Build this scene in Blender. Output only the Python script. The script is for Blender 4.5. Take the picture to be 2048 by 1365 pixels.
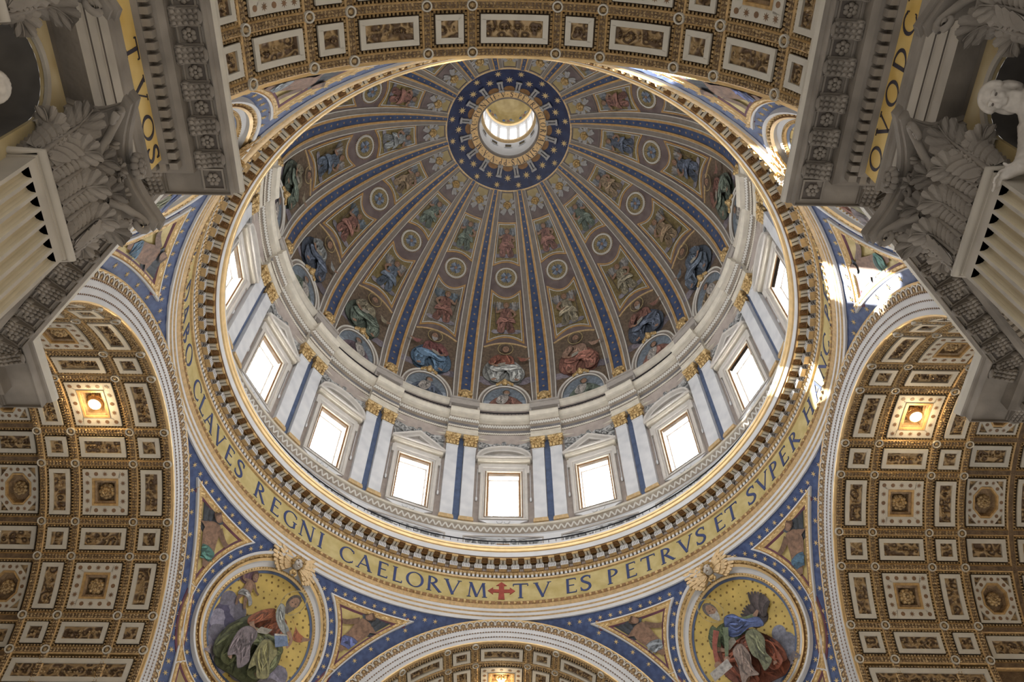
import bpy, math, random
from mathutils import Vector, Matrix
from mathutils.geometry import delaunay_2d_cdt
random.seed(7)
sc = bpy.context.scene
for o in list(bpy.data.objects): bpy.data.objects.remove(o)
COL = sc.collection
PI = math.pi
rad, sin, cos, sqrt, hyp = math.radians, math.sin, math.cos, math.sqrt, math.hypot

# ---------------------------------------------------------------- camera, world, sun, exposure
def setup_camera():
    cx, cy, yaw, pitch, roll, f = -0.3587, -32.3565, 0.022058, 1.0278198, -0.002718, 1681.186
    cam = bpy.data.cameras.new('camera'); co = bpy.data.objects.new('camera', cam); COL.objects.link(co)
    F = Vector((sin(yaw)*cos(pitch), cos(yaw)*cos(pitch), sin(pitch)))
    R = Vector((cos(yaw), -sin(yaw), 0)); U = R.cross(F)
    R2 = R*cos(roll)+U*sin(roll); U2 = -R*sin(roll)+U*cos(roll)
    co.matrix_world = Matrix(((R2.x, U2.x, -F.x, cx), (R2.y, U2.y, -F.y, cy), (R2.z, U2.z, -F.z, 0), (0, 0, 0, 1)))
    cam.sensor_width = 36.0; cam.lens = f/2048*36; cam.clip_end = 500
    sc.camera = co
setup_camera()
WORLD_STRENGTH, WORLD_COLOR = 0.55, (1.0, 0.965, 0.92)
PANE_STRENGTH = 24.0
SUN_STRENGTH, SUN_DIR = 30.0, (0.65, -0.67, -0.36)      # direction the sunlight travels
def setup_world():
    w = bpy.data.worlds.new('world'); sc.world = w; w.use_nodes = True
    bg = w.node_tree.nodes['Background']
    bg.inputs[0].default_value = (*WORLD_COLOR, 1); bg.inputs[1].default_value = WORLD_STRENGTH
    s = bpy.data.lights.new('sun', 'SUN'); s.energy = SUN_STRENGTH; s.angle = rad(0.5); s.color = (1.0, 0.97, 0.9)
    so = bpy.data.objects.new('sun', s); COL.objects.link(so)
    so.rotation_euler = Vector(SUN_DIR).to_track_quat('-Z', 'Y').to_euler()
    so.location = (-60, 60, 120)
setup_world()
sc.view_settings.view_transform = 'Standard'; sc.view_settings.look = 'None'
sc.cycles.max_bounces = 4; sc.cycles.diffuse_bounces = 2; sc.cycles.glossy_bounces = 2; sc.cycles.transparent_max_bounces = 8; sc.cycles.caustics_reflective = False; sc.cycles.caustics_refractive = False
sc.view_settings.exposure = 0.42; sc.view_settings.gamma = 1.0; sc.view_settings.use_curve_mapping = False

# ---------------------------------------------------------------- materials
MATS = {}
def mat(name, col, rough=0.6, metal=0.0, var=0.12, scale=1.5, bump=0.0, bscale=8.0, col2=None, emit=0.0):
    if name in MATS: return MATS[name]
    m = bpy.data.materials.new(name); m.use_nodes = True; nt = m.node_tree; N = nt.nodes; Lk = nt.links
    b = N['Principled BSDF']; b.inputs['Roughness'].default_value = rough; b.inputs['Metallic'].default_value = metal
    tc = N.new('ShaderNodeTexCoord')
    no = N.new('ShaderNodeTexNoise'); no.inputs['Scale'].default_value = scale; no.inputs['Detail'].default_value = 2
    Lk.new(tc.outputs['Object'], no.inputs['Vector'])
    rp = N.new('ShaderNodeValToRGB'); rp.color_ramp.elements[0].position = 0.32; rp.color_ramp.elements[1].position = 0.68
    c2 = col2 or tuple(min(1, c*(1+var)) for c in col); c1 = col if col2 else tuple(c*(1-var) for c in col)
    rp.color_ramp.elements[0].color = (*c1, 1); rp.color_ramp.elements[1].color = (*c2, 1)
    Lk.new(no.outputs['Fac'], rp.inputs[0]); Lk.new(rp.outputs[0], b.inputs['Base Color'])
    if bump > 0:
        n2 = N.new('ShaderNodeTexNoise'); n2.inputs['Scale'].default_value = bscale; n2.inputs['Detail'].default_value = 1
        Lk.new(tc.outputs['Object'], n2.inputs['Vector'])
        bp = N.new('ShaderNodeBump'); bp.inputs['Strength'].default_value = bump; bp.inputs['Distance'].default_value = 0.15
        Lk.new(n2.outputs['Fac'], bp.inputs['Height']); Lk.new(bp.outputs[0], b.inputs['Normal'])
    if emit:
        b.inputs['Emission Color'].default_value = (*col, 1); b.inputs['Emission Strength'].default_value = emit
    if emit: m.cycles.emission_sampling = 'NONE'
    MATS[name] = m; return m
def relief(name, lo, hi, scale=3.0, bump=0.9, metal=0.25, rough=0.45):
    """carved gilded foliage: swirling cells, gold on the raised parts over a brown ground"""
    m = bpy.data.materials.new(name); m.use_nodes = True; nt = m.node_tree; N = nt.nodes; Lk = nt.links
    b = N['Principled BSDF']; b.inputs['Roughness'].default_value = rough; b.inputs['Metallic'].default_value = metal
    tc = N.new('ShaderNodeTexCoord')
    n0 = N.new('ShaderNodeTexNoise'); n0.inputs['Scale'].default_value = scale*0.8; n0.inputs['Detail'].default_value = 2
    Lk.new(tc.outputs['Object'], n0.inputs['Vector'])
    mx = N.new('ShaderNodeMix'); mx.data_type = 'VECTOR'; mx.inputs[0].default_value = 0.16
    Lk.new(tc.outputs['Object'], mx.inputs[4]); Lk.new(n0.outputs['Color'], mx.inputs[5])
    v = N.new('ShaderNodeTexVoronoi'); v.inputs['Scale'].default_value = scale; v.feature = 'SMOOTH_F1'
    Lk.new(mx.outputs[1], v.inputs['Vector'])
    wv = N.new('ShaderNodeMath'); wv.operation = 'MULTIPLY'; wv.inputs[1].default_value = 16
    Lk.new(v.outputs['Distance'], wv.inputs[0])
    sn = N.new('ShaderNodeMath'); sn.operation = 'SINE'; Lk.new(wv.outputs[0], sn.inputs[0])
    rp = N.new('ShaderNodeValToRGB'); rp.color_ramp.elements[0].position = 0.15; rp.color_ramp.elements[1].position = 0.85
    rp.color_ramp.elements[0].color = (*lo, 1); rp.color_ramp.elements[1].color = (*hi, 1)
    ad = N.new('ShaderNodeMath'); ad.operation = 'MULTIPLY_ADD'; ad.inputs[1].default_value = 0.5; ad.inputs[2].default_value = 0.5
    Lk.new(sn.outputs[0], ad.inputs[0]); Lk.new(ad.outputs[0], rp.inputs[0]); Lk.new(rp.outputs[0], b.inputs['Base Color'])
    bp = N.new('ShaderNodeBump'); bp.inputs['Strength'].default_value = bump; bp.inputs['Distance'].default_value = 0.12
    Lk.new(ad.outputs[0], bp.inputs['Height']); Lk.new(bp.outputs[0], b.inputs['Normal'])
    MATS[name] = m; return m
def painted():
    """mosaic picture: the colour of each painted field (attribute Col) broken up by tesserae"""
    m = bpy.data.materials.new('mosaic_picture'); m.use_nodes = True; nt = m.node_tree; N = nt.nodes; Lk = nt.links
    b = N['Principled BSDF']; b.inputs['Roughness'].default_value = 0.55
    at = N.new('ShaderNodeAttribute'); at.attribute_name = 'Col'
    tc = N.new('ShaderNodeTexCoord'); no = N.new('ShaderNodeTexNoise'); no.inputs['Scale'].default_value = 3.5; no.inputs['Detail'].default_value = 3; no.inputs['Roughness'].default_value = 0.7
    Lk.new(tc.outputs['Object'], no.inputs['Vector'])
    mr = N.new('ShaderNodeMapRange'); mr.inputs[1].default_value = 0.3; mr.inputs[2].default_value = 0.7; mr.inputs[3].default_value = 0.5; mr.inputs[4].default_value = 1.15
    Lk.new(no.outputs['Fac'], mr.inputs[0])
    mx = N.new('ShaderNodeVectorMath'); mx.operation = 'SCALE'
    Lk.new(at.outputs['Color'], mx.inputs[0]); Lk.new(mr.outputs[0], mx.inputs['Scale']); Lk.new(mx.outputs[0], b.inputs['Base Color'])
    MATS['mosaic_picture'] = m; return m
def dotted(name, base, dot, scale):
    """gold mosaic ground strewn with small dark lozenges"""
    m = bpy.data.materials.new(name); m.use_nodes = True; nt = m.node_tree; N = nt.nodes; Lk = nt.links
    b = N['Principled BSDF']; b.inputs['Roughness'].default_value = 0.5; b.inputs['Metallic'].default_value = 0.15
    tc = N.new('ShaderNodeTexCoord'); v = N.new('ShaderNodeTexVoronoi'); v.inputs['Scale'].default_value = scale; v.inputs['Randomness'].default_value = 0.25
    Lk.new(tc.outputs['Object'], v.inputs['Vector'])
    rp = N.new('ShaderNodeValToRGB'); rp.color_ramp.elements[0].position = 0.2; rp.color_ramp.elements[1].position = 0.28
    rp.color_ramp.elements[0].color = (*dot, 1); rp.color_ramp.elements[1].color = (*base, 1)
    Lk.new(v.outputs['Distance'], rp.inputs[0])
    no = N.new('ShaderNodeTexNoise'); no.inputs['Scale'].default_value = 0.8; Lk.new(tc.outputs['Object'], no.inputs['Vector'])
    mr = N.new('ShaderNodeMapRange'); mr.inputs[1].default_value = 0.3; mr.inputs[2].default_value = 0.7; mr.inputs[3].default_value = 0.8; mr.inputs[4].default_value = 1.15
    Lk.new(no.outputs['Fac'], mr.inputs[0])
    mx = N.new('ShaderNodeVectorMath'); mx.operation = 'SCALE'; Lk.new(rp.outputs[0], mx.inputs[0]); Lk.new(mr.outputs[0], mx.inputs['Scale']); Lk.new(mx.outputs[0], b.inputs['Base Color'])
    MATS[name] = m; return m
def pane_mat(name, col, strength):
    m = bpy.data.materials.new(name); m.use_nodes = True; nt = m.node_tree; N = nt.nodes; Lk = nt.links
    N.remove(N['Principled BSDF']); out = N['Material Output']
    e = N.new('ShaderNodeEmission'); e.inputs[0].default_value = (*col, 1); e.inputs[1].default_value = strength
    t = N.new('ShaderNodeBsdfTransparent'); a = N.new('ShaderNodeAddShader')
    Lk.new(e.outputs[0], a.inputs[0]); Lk.new(t.outputs[0], a.inputs[1]); Lk.new(a.outputs[0], out.inputs[0])
    MATS[name] = m; return m
mat('marble', (0.66, 0.65, 0.645), 0.45, var=0.06, scale=0.6)
mat('marble_veined', (0.55, 0.55, 0.56), 0.4, var=0.0, scale=0.7, col2=(0.70, 0.69, 0.685))
mat('cream', (0.60, 0.54, 0.44), 0.55, var=0.08)
mat('stone', (0.42, 0.375, 0.33), 0.7, var=0.1)
mat('drum_stone', (0.36, 0.30, 0.26), 0.7, var=0.12)
mat('travertine', (0.17, 0.146, 0.12), 0.75, var=0.0, scale=0.6, col2=(0.31, 0.27, 0.225), bump=0.15, bscale=5)
mat('travertine_light', (0.42, 0.375, 0.31), 0.7, var=0.12, scale=0.8)
mat('travertine_dark', (0.12, 0.10, 0.085), 0.8, var=0.15)
mat('yellow_marble', (0.42, 0.31, 0.14), 0.5, var=0.0, scale=0.9, col2=(0.56, 0.46, 0.27))
mat('flute_marble', (0.56, 0.48, 0.33), 0.5, var=0.0, scale=0.5, col2=(0.70, 0.62, 0.47))
mat('gold', (0.74, 0.52, 0.25), 0.38, metal=0.45, var=0.1)
mat('gold_soft', (0.60, 0.42, 0.215), 0.5, metal=0.25, var=0.15, scale=4)
mat('gold_leafy', (0.38, 0.23, 0.085), 0.4, metal=0.35, var=0, col2=(0.80, 0.58, 0.28), scale=5, bump=0.6, bscale=9)
mat('gold_frieze', (0.50, 0.39, 0.15), 0.5, metal=0.15, var=0.0, scale=1.2, col2=(0.62, 0.51, 0.24))
mat('gold_nave', (0.70, 0.46, 0.12), 0.45, metal=0.1, var=0.0, scale=0.8, col2=(0.84, 0.62, 0.24))
mat('brown_gold', (0.26, 0.135, 0.05), 0.55, metal=0.15, var=0.2, scale=3)
mat('coffer_brown', (0.20, 0.128, 0.07), 0.55, metal=0.1, var=0.0, scale=2.5, col2=(0.36, 0.245, 0.135), bump=0.4, bscale=10)
mat('coffer_white', (0.57, 0.525, 0.44), 0.5, var=0.05)
mat('inlay', (0.20, 0.11, 0.055), 0.5, var=0.2)
relief('coffer_relief', (0.13, 0.08, 0.045), (0.44, 0.30, 0.15), 2.6)
relief('leaf_relief', (0.16, 0.085, 0.035), (0.60, 0.40, 0.18), 5.0)
relief('grey_relief', (0.17, 0.17, 0.165), (0.46, 0.45, 0.43), 2.2, metal=0)
mat('blue', (0.036, 0.058, 0.155), 0.5, var=0.0, scale=2.5, col2=(0.075, 0.115, 0.25))
mat('blue_dark', (0.013, 0.018, 0.058), 0.5, var=0.0, scale=1.2, col2=(0.024, 0.036, 0.095))
mat('blue_rib', (0.035, 0.055, 0.12), 0.5, var=0.0, scale=1.2, col2=(0.07, 0.10, 0.185))
mat('blue_stone', (0.095, 0.13, 0.22), 0.45, var=0.2, scale=1.5)
mat('letter_blue', (0.035, 0.055, 0.16), 0.5, var=0.15)
mat('letter_dark', (0.025, 0.02, 0.035), 0.5, var=0.1)
mat('red_cross', (0.33, 0.06, 0.04), 0.5, var=0.2, scale=3)
mat('purple', (0.14, 0.045, 0.07), 0.55, var=0.2)
mat('dome_ground', (0.128, 0.092, 0.086), 0.6, var=0.0, scale=0.7, col2=(0.195, 0.148, 0.136))
mat('dome_gold', (0.30, 0.22, 0.085), 0.5, var=0.0, scale=0.9, col2=(0.43, 0.33, 0.15))
mat('gold_star', (0.78, 0.58, 0.28), 0.5, var=0.15)
mat('ring_gold', (0.78, 0.52, 0.24), 0.5, var=0.12)
mat('vault_dark', (0.10, 0.06, 0.03), 0.6, var=0.0, scale=3, col2=(0.19, 0.12, 0.06), bump=0.4, bscale=10)
mat('vault_gold', (0.50, 0.32, 0.135), 0.45, metal=0.25, var=0.2, scale=4)
mat('vault_leafy', (0.26, 0.165, 0.075), 0.42, metal=0.2, var=0, col2=(0.62, 0.44, 0.22), scale=5, bump=0.6, bscale=9)
mat('rib_stone', (0.235, 0.196, 0.162), 0.6, var=0.1)
mat('rib_white', (0.60, 0.565, 0.50), 0.55, var=0.05)
mat('rib_gold', (0.52, 0.31, 0.12), 0.5, metal=0.2, var=0.15, scale=2)
mat('frieze_grey', (0.17, 0.16, 0.16), 0.6, var=0.15)
mat('bed_brown', (0.27, 0.215, 0.16), 0.6, var=0.12)
mat('attic', (0.24, 0.195, 0.17), 0.7, var=0.15)
mat('window_stone', (0.53, 0.49, 0.44), 0.55, var=0.06)
mat('wing_grey', (0.36, 0.34, 0.32), 0.6, var=0.15, scale=3)
mat('iron', (0.03, 0.03, 0.035), 0.5, metal=0.5, var=0.1)
mat('skin_stone', (0.55, 0.50, 0.44), 0.6, var=0.12, scale=4)
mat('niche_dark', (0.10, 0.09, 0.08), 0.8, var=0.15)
mat('glass_dark', (0.02, 0.022, 0.03), 0.2, var=0.1)
painted(); dotted('gold_dotted', (0.62, 0.45, 0.13), (0.20, 0.12, 0.03), 2.6)
mat('gold_mosaic', (0.44, 0.33, 0.11), 0.5, metal=0.1, var=0.0, scale=1.6, col2=(0.62, 0.50, 0.22))
pane_mat('window_daylight', (0.93, 0.96, 1.0), PANE_STRENGTH)
pane_mat('lantern_daylight', (0.95, 0.97, 1.0), 1.6)
mat('lamp_glow', (1.0, 0.78, 0.42), emit=60.0)

# ---------------------------------------------------------------- mesh building
class MB:
    def __init__(s): s.v, s.f, s.m, s.sm, s.c = [], [], [], [], []
    def add(s, vs, fs, mi=0, smooth=False, col=None):
        b = len(s.v); s.v += [tuple(p) for p in vs]
        for f in fs:
            s.f.append([b+i for i in f]); s.m.append(mi); s.sm.append(smooth); s.c.append(col)
    def mesh(s, name, mats):
        me = bpy.data.meshes.new(name); me.from_pydata(s.v, [], s.f)
        for m in (mats if isinstance(mats, (list, tuple)) else [mats]): me.materials.append(MATS[m])
        me.polygons.foreach_set('material_index', s.m); me.polygons.foreach_set('use_smooth', s.sm)
        if any(c is not None for c in s.c):
            at = me.attributes.new('Col', 'FLOAT_COLOR', 'FACE'); fl = []
            for c in s.c: c = c or (.3, .3, .3); fl += [c[0], c[1], c[2], 1]
            at.data.foreach_set('color', fl)
        me.update(); return me
    def build(s, name, mats, parent=None, kind=None):
        o = bpy.data.objects.new(name, s.mesh(name, mats)); COL.objects.link(o)
        if parent: o.parent = parent
        if kind: o['kind'] = kind
        return o
def tag(o, label, cat, group=None, kind=None):
    o['label'] = label; o['category'] = cat
    if group: o['group'] = group
    if kind: o['kind'] = kind
    return o
def thing(name, label, cat, group=None, kind=None, loc=(0, 0, 0), rotz=0.0, parent=None):
    o = bpy.data.objects.new(name, None); COL.objects.link(o); o.location = loc; o.rotation_euler = (0, 0, rotz); o.empty_display_size = 0.5
    if parent: o.parent = parent
    return tag(o, label, cat, group, kind)
def node(name, parent, rotz=0.0, label=None):
    o = bpy.data.objects.new(name, None); COL.objects.link(o); o.rotation_euler = (0, 0, rotz); o.parent = parent
    if label: o['label'] = label
    return o
def link_mesh(name, me, parent, mw=None, rotz=None):
    o = bpy.data.objects.new(name, me); COL.objects.link(o); o.parent = parent
    if mw is not None: o.matrix_local = mw
    if rotz is not None: o.rotation_euler = (0, 0, rotz)
    return o
CH = {}
def copy_tree(o, parent=None):
    c = o.copy(); COL.objects.link(c); c.parent = parent
    for ch in o.children: copy_tree(ch, c)
    return c

def pol(az, r, z): a = rad(az); return (r*sin(a), r*cos(a), z)
def inside(p, poly):
    x, y = p; c = False; n = len(poly); j = n-1
    for i in range(n):
        xi, yi = poly[i]; xj, yj = poly[j]
        if (yi > y) != (yj > y) and x < (xj-xi)*(y-yi)/(yj-yi)+xi: c = not c
        j = i
    return c
def fill2d(poly, spacing=None, holes=()):
    pts = [Vector(p) for p in poly]; faces = [list(range(len(poly)))]
    edges = []
    for h in holes:
        b = len(pts); pts += [Vector(p) for p in h]; n = len(h); edges += [(b+i, b+(i+1) % n) for i in range(n)]
    if spacing:
        xs = [p[0] for p in poly]; ys = [p[1] for p in poly]
        nx = int((max(xs)-min(xs))/spacing); ny = int((max(ys)-min(ys))/spacing)
        for i in range(1, nx+1):
            for j in range(1, ny+1):
                q = (min(xs)+(i-0.37)*spacing, min(ys)+(j-0.41)*spacing)
                if inside(q, poly) and not any(inside(q, h) for h in holes): pts.append(Vector(q))
    v, e, f, _, _, _ = delaunay_2d_cdt(pts, edges, faces, 1, 1e-5)
    out = []
    for t in f:
        c = sum((v[i] for i in t), Vector((0, 0)))/len(t)
        if holes and any(inside(c, h) for h in holes): continue
        a, b, d = v[t[0]], v[t[1]], v[t[2]]
        if (b-a).cross(d-a) < 0: t = list(reversed(t))
        out.append(list(t))
    return [tuple(p) for p in v], out
def patch(mb, M, poly, h=0.0, thick=0.0, spacing=None, holes=(), mi=0, col=None, smooth=False, sidemi=None):
    p2, tr = fill2d(poly, spacing, holes)
    mb.add([M(u, v, h) for u, v in p2], tr, mi, smooth, col)
    if thick:
        for lp in [poly]+list(holes):
            n = len(lp)
            vs = [M(u, v, h) for u, v in lp]+[M(u, v, h-thick) for u, v in lp]
            mb.add(vs, [(i, n+i, n+(i+1) % n, (i+1) % n) for i in range(n)], mi if sidemi is None else sidemi, False, col)
def moulding(mb, M, path, prof, closed=True, mi=0, mis=None, smooth=False, col=None):
    n = len(path); N = []
    for i in range(n):
        a = Vector(path[(i-1) % n]) if (closed or i > 0) else None; b = Vector(path[i]); c = Vector(path[(i+1) % n]) if (closed or i < n-1) else None
        d1 = (b-a).normalized() if a is not None else (c-b).normalized(); d2 = (c-b).normalized() if c is not None else d1
        n1 = Vector((-d1.y, d1.x)); n2 = Vector((-d2.y, d2.x)); m = n1+n2
        m = m/max(0.25, m.dot(n1)) if m.length > 1e-6 else n1
        N.append((b, m))
    for k in range(len(prof)-1):
        vs = []
        for b, m in N:
            for o, h in (prof[k], prof[k+1]): q = b+m*o; vs.append(M(q.x, q.y, h))
        cnt = n if closed else n-1
        fs = [(2*i, 2*((i+1) % n), 2*((i+1) % n)+1, 2*i+1) for i in range(cnt)]
        mb.add(vs, fs, mis[k] if mis else mi, smooth, col)
def lathe(mb, prof, a0=0.0, a1=360.0, n=192, mi=0, mis=None, caps=False, smooth=True):
    full = abs(a1-a0) >= 359.9
    for k in range(len(prof)-1):
        vs = []
        for i in range(n+1):
            az = a0+(a1-a0)*i/n
            vs += [pol(az, *prof[k]), pol(az, *prof[k+1])]
        mb.add(vs, [(2*i, 2*i+1, 2*i+3, 2*i+2) for i in range(n)], mis[k] if mis else mi, smooth)
    if caps and not full:
        for az in (a0, a1):
            mb.add([pol(az, *p) for p in prof], [tuple(range(len(prof)))], mi)
def sweep_plan(mb, path, prof, mis=None, mi=0, side=1):
    """vertical-profile moulding along a plan polyline; offset is to the left (side=1) or right of travel"""
    n = len(path); N = []
    for i in range(n):
        b = Vector(path[i]); a = Vector(path[i-1]) if i else None; c = Vector(path[i+1]) if i < n-1 else None
        d1 = (b-a).normalized() if a is not None else (c-b).normalized(); d2 = (c-b).normalized() if c is not None else d1
        n1 = Vector((-d1.y, d1.x))*side; n2 = Vector((-d2.y, d2.x))*side; m = n1+n2; m = m/m.dot(n1); N.append((b, m))
    for k in range(len(prof)-1):
        vs = []
        for b, m in N:
            for o, z in (prof[k], prof[k+1]): q = b+m*o; vs.append((q.x, q.y, z))
        mb.add(vs, [(2*i, 2*i+2, 2*i+3, 2*i+1) for i in range(n-1)], mis[k] if mis else mi)
def box(mb, x0, x1, y0, y1, z0, z1, M=None, mi=0, mis=None):
    P = [(x0, y0, z0), (x1, y0, z0), (x1, y1, z0), (x0, y1, z0), (x0, y0, z1), (x1, y0, z1), (x1, y1, z1), (x0, y1, z1)]
    if M: P = [M(*p) for p in P]
    F = [(0, 3, 2, 1), (4, 5, 6, 7), (0, 1, 5, 4), (1, 2, 6, 5), (2, 3, 7, 6), (3, 0, 4, 7)]
    for i, f in enumerate(F): mb.add([P[j] for j in f], [(0, 1, 2, 3)], mis[i] if mis else mi)
def blobs(mb, c, s, mi=0, nu=8, nv=5, M=None, smooth=True, col=None):
    vs, fs = [], []
    for j in range(nv+1):
        t = PI*j/nv
        for i in range(nu):
            a = 2*PI*i/nu; p = (c[0]+s[0]*sin(t)*cos(a), c[1]+s[1]*sin(t)*sin(a), c[2]+s[2]*cos(t)); vs.append(M(*p) if M else p)
    for j in range(nv):
        for i in range(nu): fs.append((j*nu+i, j*nu+(i+1) % nu, (j+1)*nu+(i+1) % nu, (j+1)*nu+i))
    mb.add(vs, fs, mi, smooth, col)
def tube(mb, pts, r, n=6, mi=0, M=None, taper=None, smooth=True, closed=False):
    pts = [Vector(p) for p in pts]; vs = []; m = len(pts)
    for i, p in enumerate(pts):
        d = (pts[min(i+1, m-1)]-pts[max(i-1, 0)]).normalized() if not closed else (pts[(i+1) % m]-pts[i-1]).normalized()
        up = Vector((0, 0, 1)) if abs(d.z) < 0.9 else Vector((1, 0, 0)); s = d.cross(up).normalized(); t = s.cross(d)
        rr = r*(taper(i/(m-1)) if taper else 1)
        for k in range(n):
            q = p+(s*cos(2*PI*k/n)+t*sin(2*PI*k/n))*rr; vs.append(M(*q) if M else tuple(q))
    fs = [(i*n+k, i*n+(k+1) % n, ((i+1) % m)*n+(k+1) % n, ((i+1) % m)*n+k) for i in range(m if closed else m-1) for k in range(n)]
    mb.add(vs, fs, mi, smooth)
def circ(cu, cv, ru, rv=None, n=40, a0=0.0, a1=2*PI, close=True):
    rv = ru if rv is None else rv; m = n if close else n+1
    return [(cu+ru*cos(a0+(a1-a0)*i/n), cv+rv*sin(a0+(a1-a0)*i/n)) for i in range(m)]
def crom(pts, n=5, closed=True):
    out = []; m = len(pts)
    for i in range(m if closed else m-1):
        p0, p1, p2, p3 = (pts[(i+k) % m] if closed else pts[min(max(i+k, 0), m-1)] for k in (-1, 0, 1, 2))
        for j in range(n):
            t = j/n; out.append(tuple(0.5*((2*b)+(-a+c)*t+(2*a-5*b+4*c-d)*t*t+(-a+3*b-3*c+d)*t**3) for a, b, c, d in zip(p0, p1, p2, p3)))
    if not closed: out.append(tuple(pts[-1]))
    return out
def stroke(pts, w, n=4, taper=None):
    c = crom(pts, n, False); L, R = [], []; m = len(c)
    for i, p in enumerate(c):
        a = c[max(i-1, 0)]; b = c[min(i+1, m-1)]; dx, dy = b[0]-a[0], b[1]-a[1]; l = hyp(dx, dy) or 1
        t = i/(m-1); ww = (w[0]+(w[1]-w[0])*t if isinstance(w, tuple) else w)*(taper(t) if taper else 1)/2
        L.append((p[0]-dy/l*ww, p[1]+dx/l*ww)); R.append((p[0]+dy/l*ww, p[1]-dx/l*ww))
    return L+R[::-1]
def star_poly(n=8, r1=1.0, r2=0.38, a0=PI/2):
    return [((r1 if i % 2 == 0 else r2)*cos(a0+PI*i/n), (r1 if i % 2 == 0 else r2)*sin(a0+PI*i/n)) for i in range(2*n)]
def star_mesh(name, n, r1, r2, mt, th=0.05):
    mb = MB(); p = star_poly(n, r1, r2); k = len(p)
    mb.add([(x, y, 0.0) for x, y in p]+[(0, 0, th*1.8)], [(i, (i+1) % k, k) for i in range(k)])
    mb.add([(x, y, 0.0) for x, y in p]+[(x, y, -th) for x, y in p], [(i, k+i, k+(i+1) % k, (i+1) % k) for i in range(k)])
    return mb.mesh(name, mt)
def frame_at(M, u, v, h=0.0, e=0.02, twist=0.0):
    """local frame on a mapped surface: x along u, y along v, z out of the surface"""
    p = Vector(M(u, v, h)); X = (Vector(M(u+e, v, h))-p).normalized(); Y = (Vector(M(u, v+e, h))-p); Y = (Y-X*Y.dot(X)).normalized(); Z = X.cross(Y)
    if Z.dot(Vector(M(u, v, h+e))-p) < 0: Z = -Z
    if twist: X, Y = X*cos(twist)+Y*sin(twist), -X*sin(twist)+Y*cos(twist)
    return Matrix(((X.x, Y.x, Z.x, p.x), (X.y, Y.y, Z.y, p.y), (X.z, Y.z, Z.z, p.z), (0, 0, 0, 1)))

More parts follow.
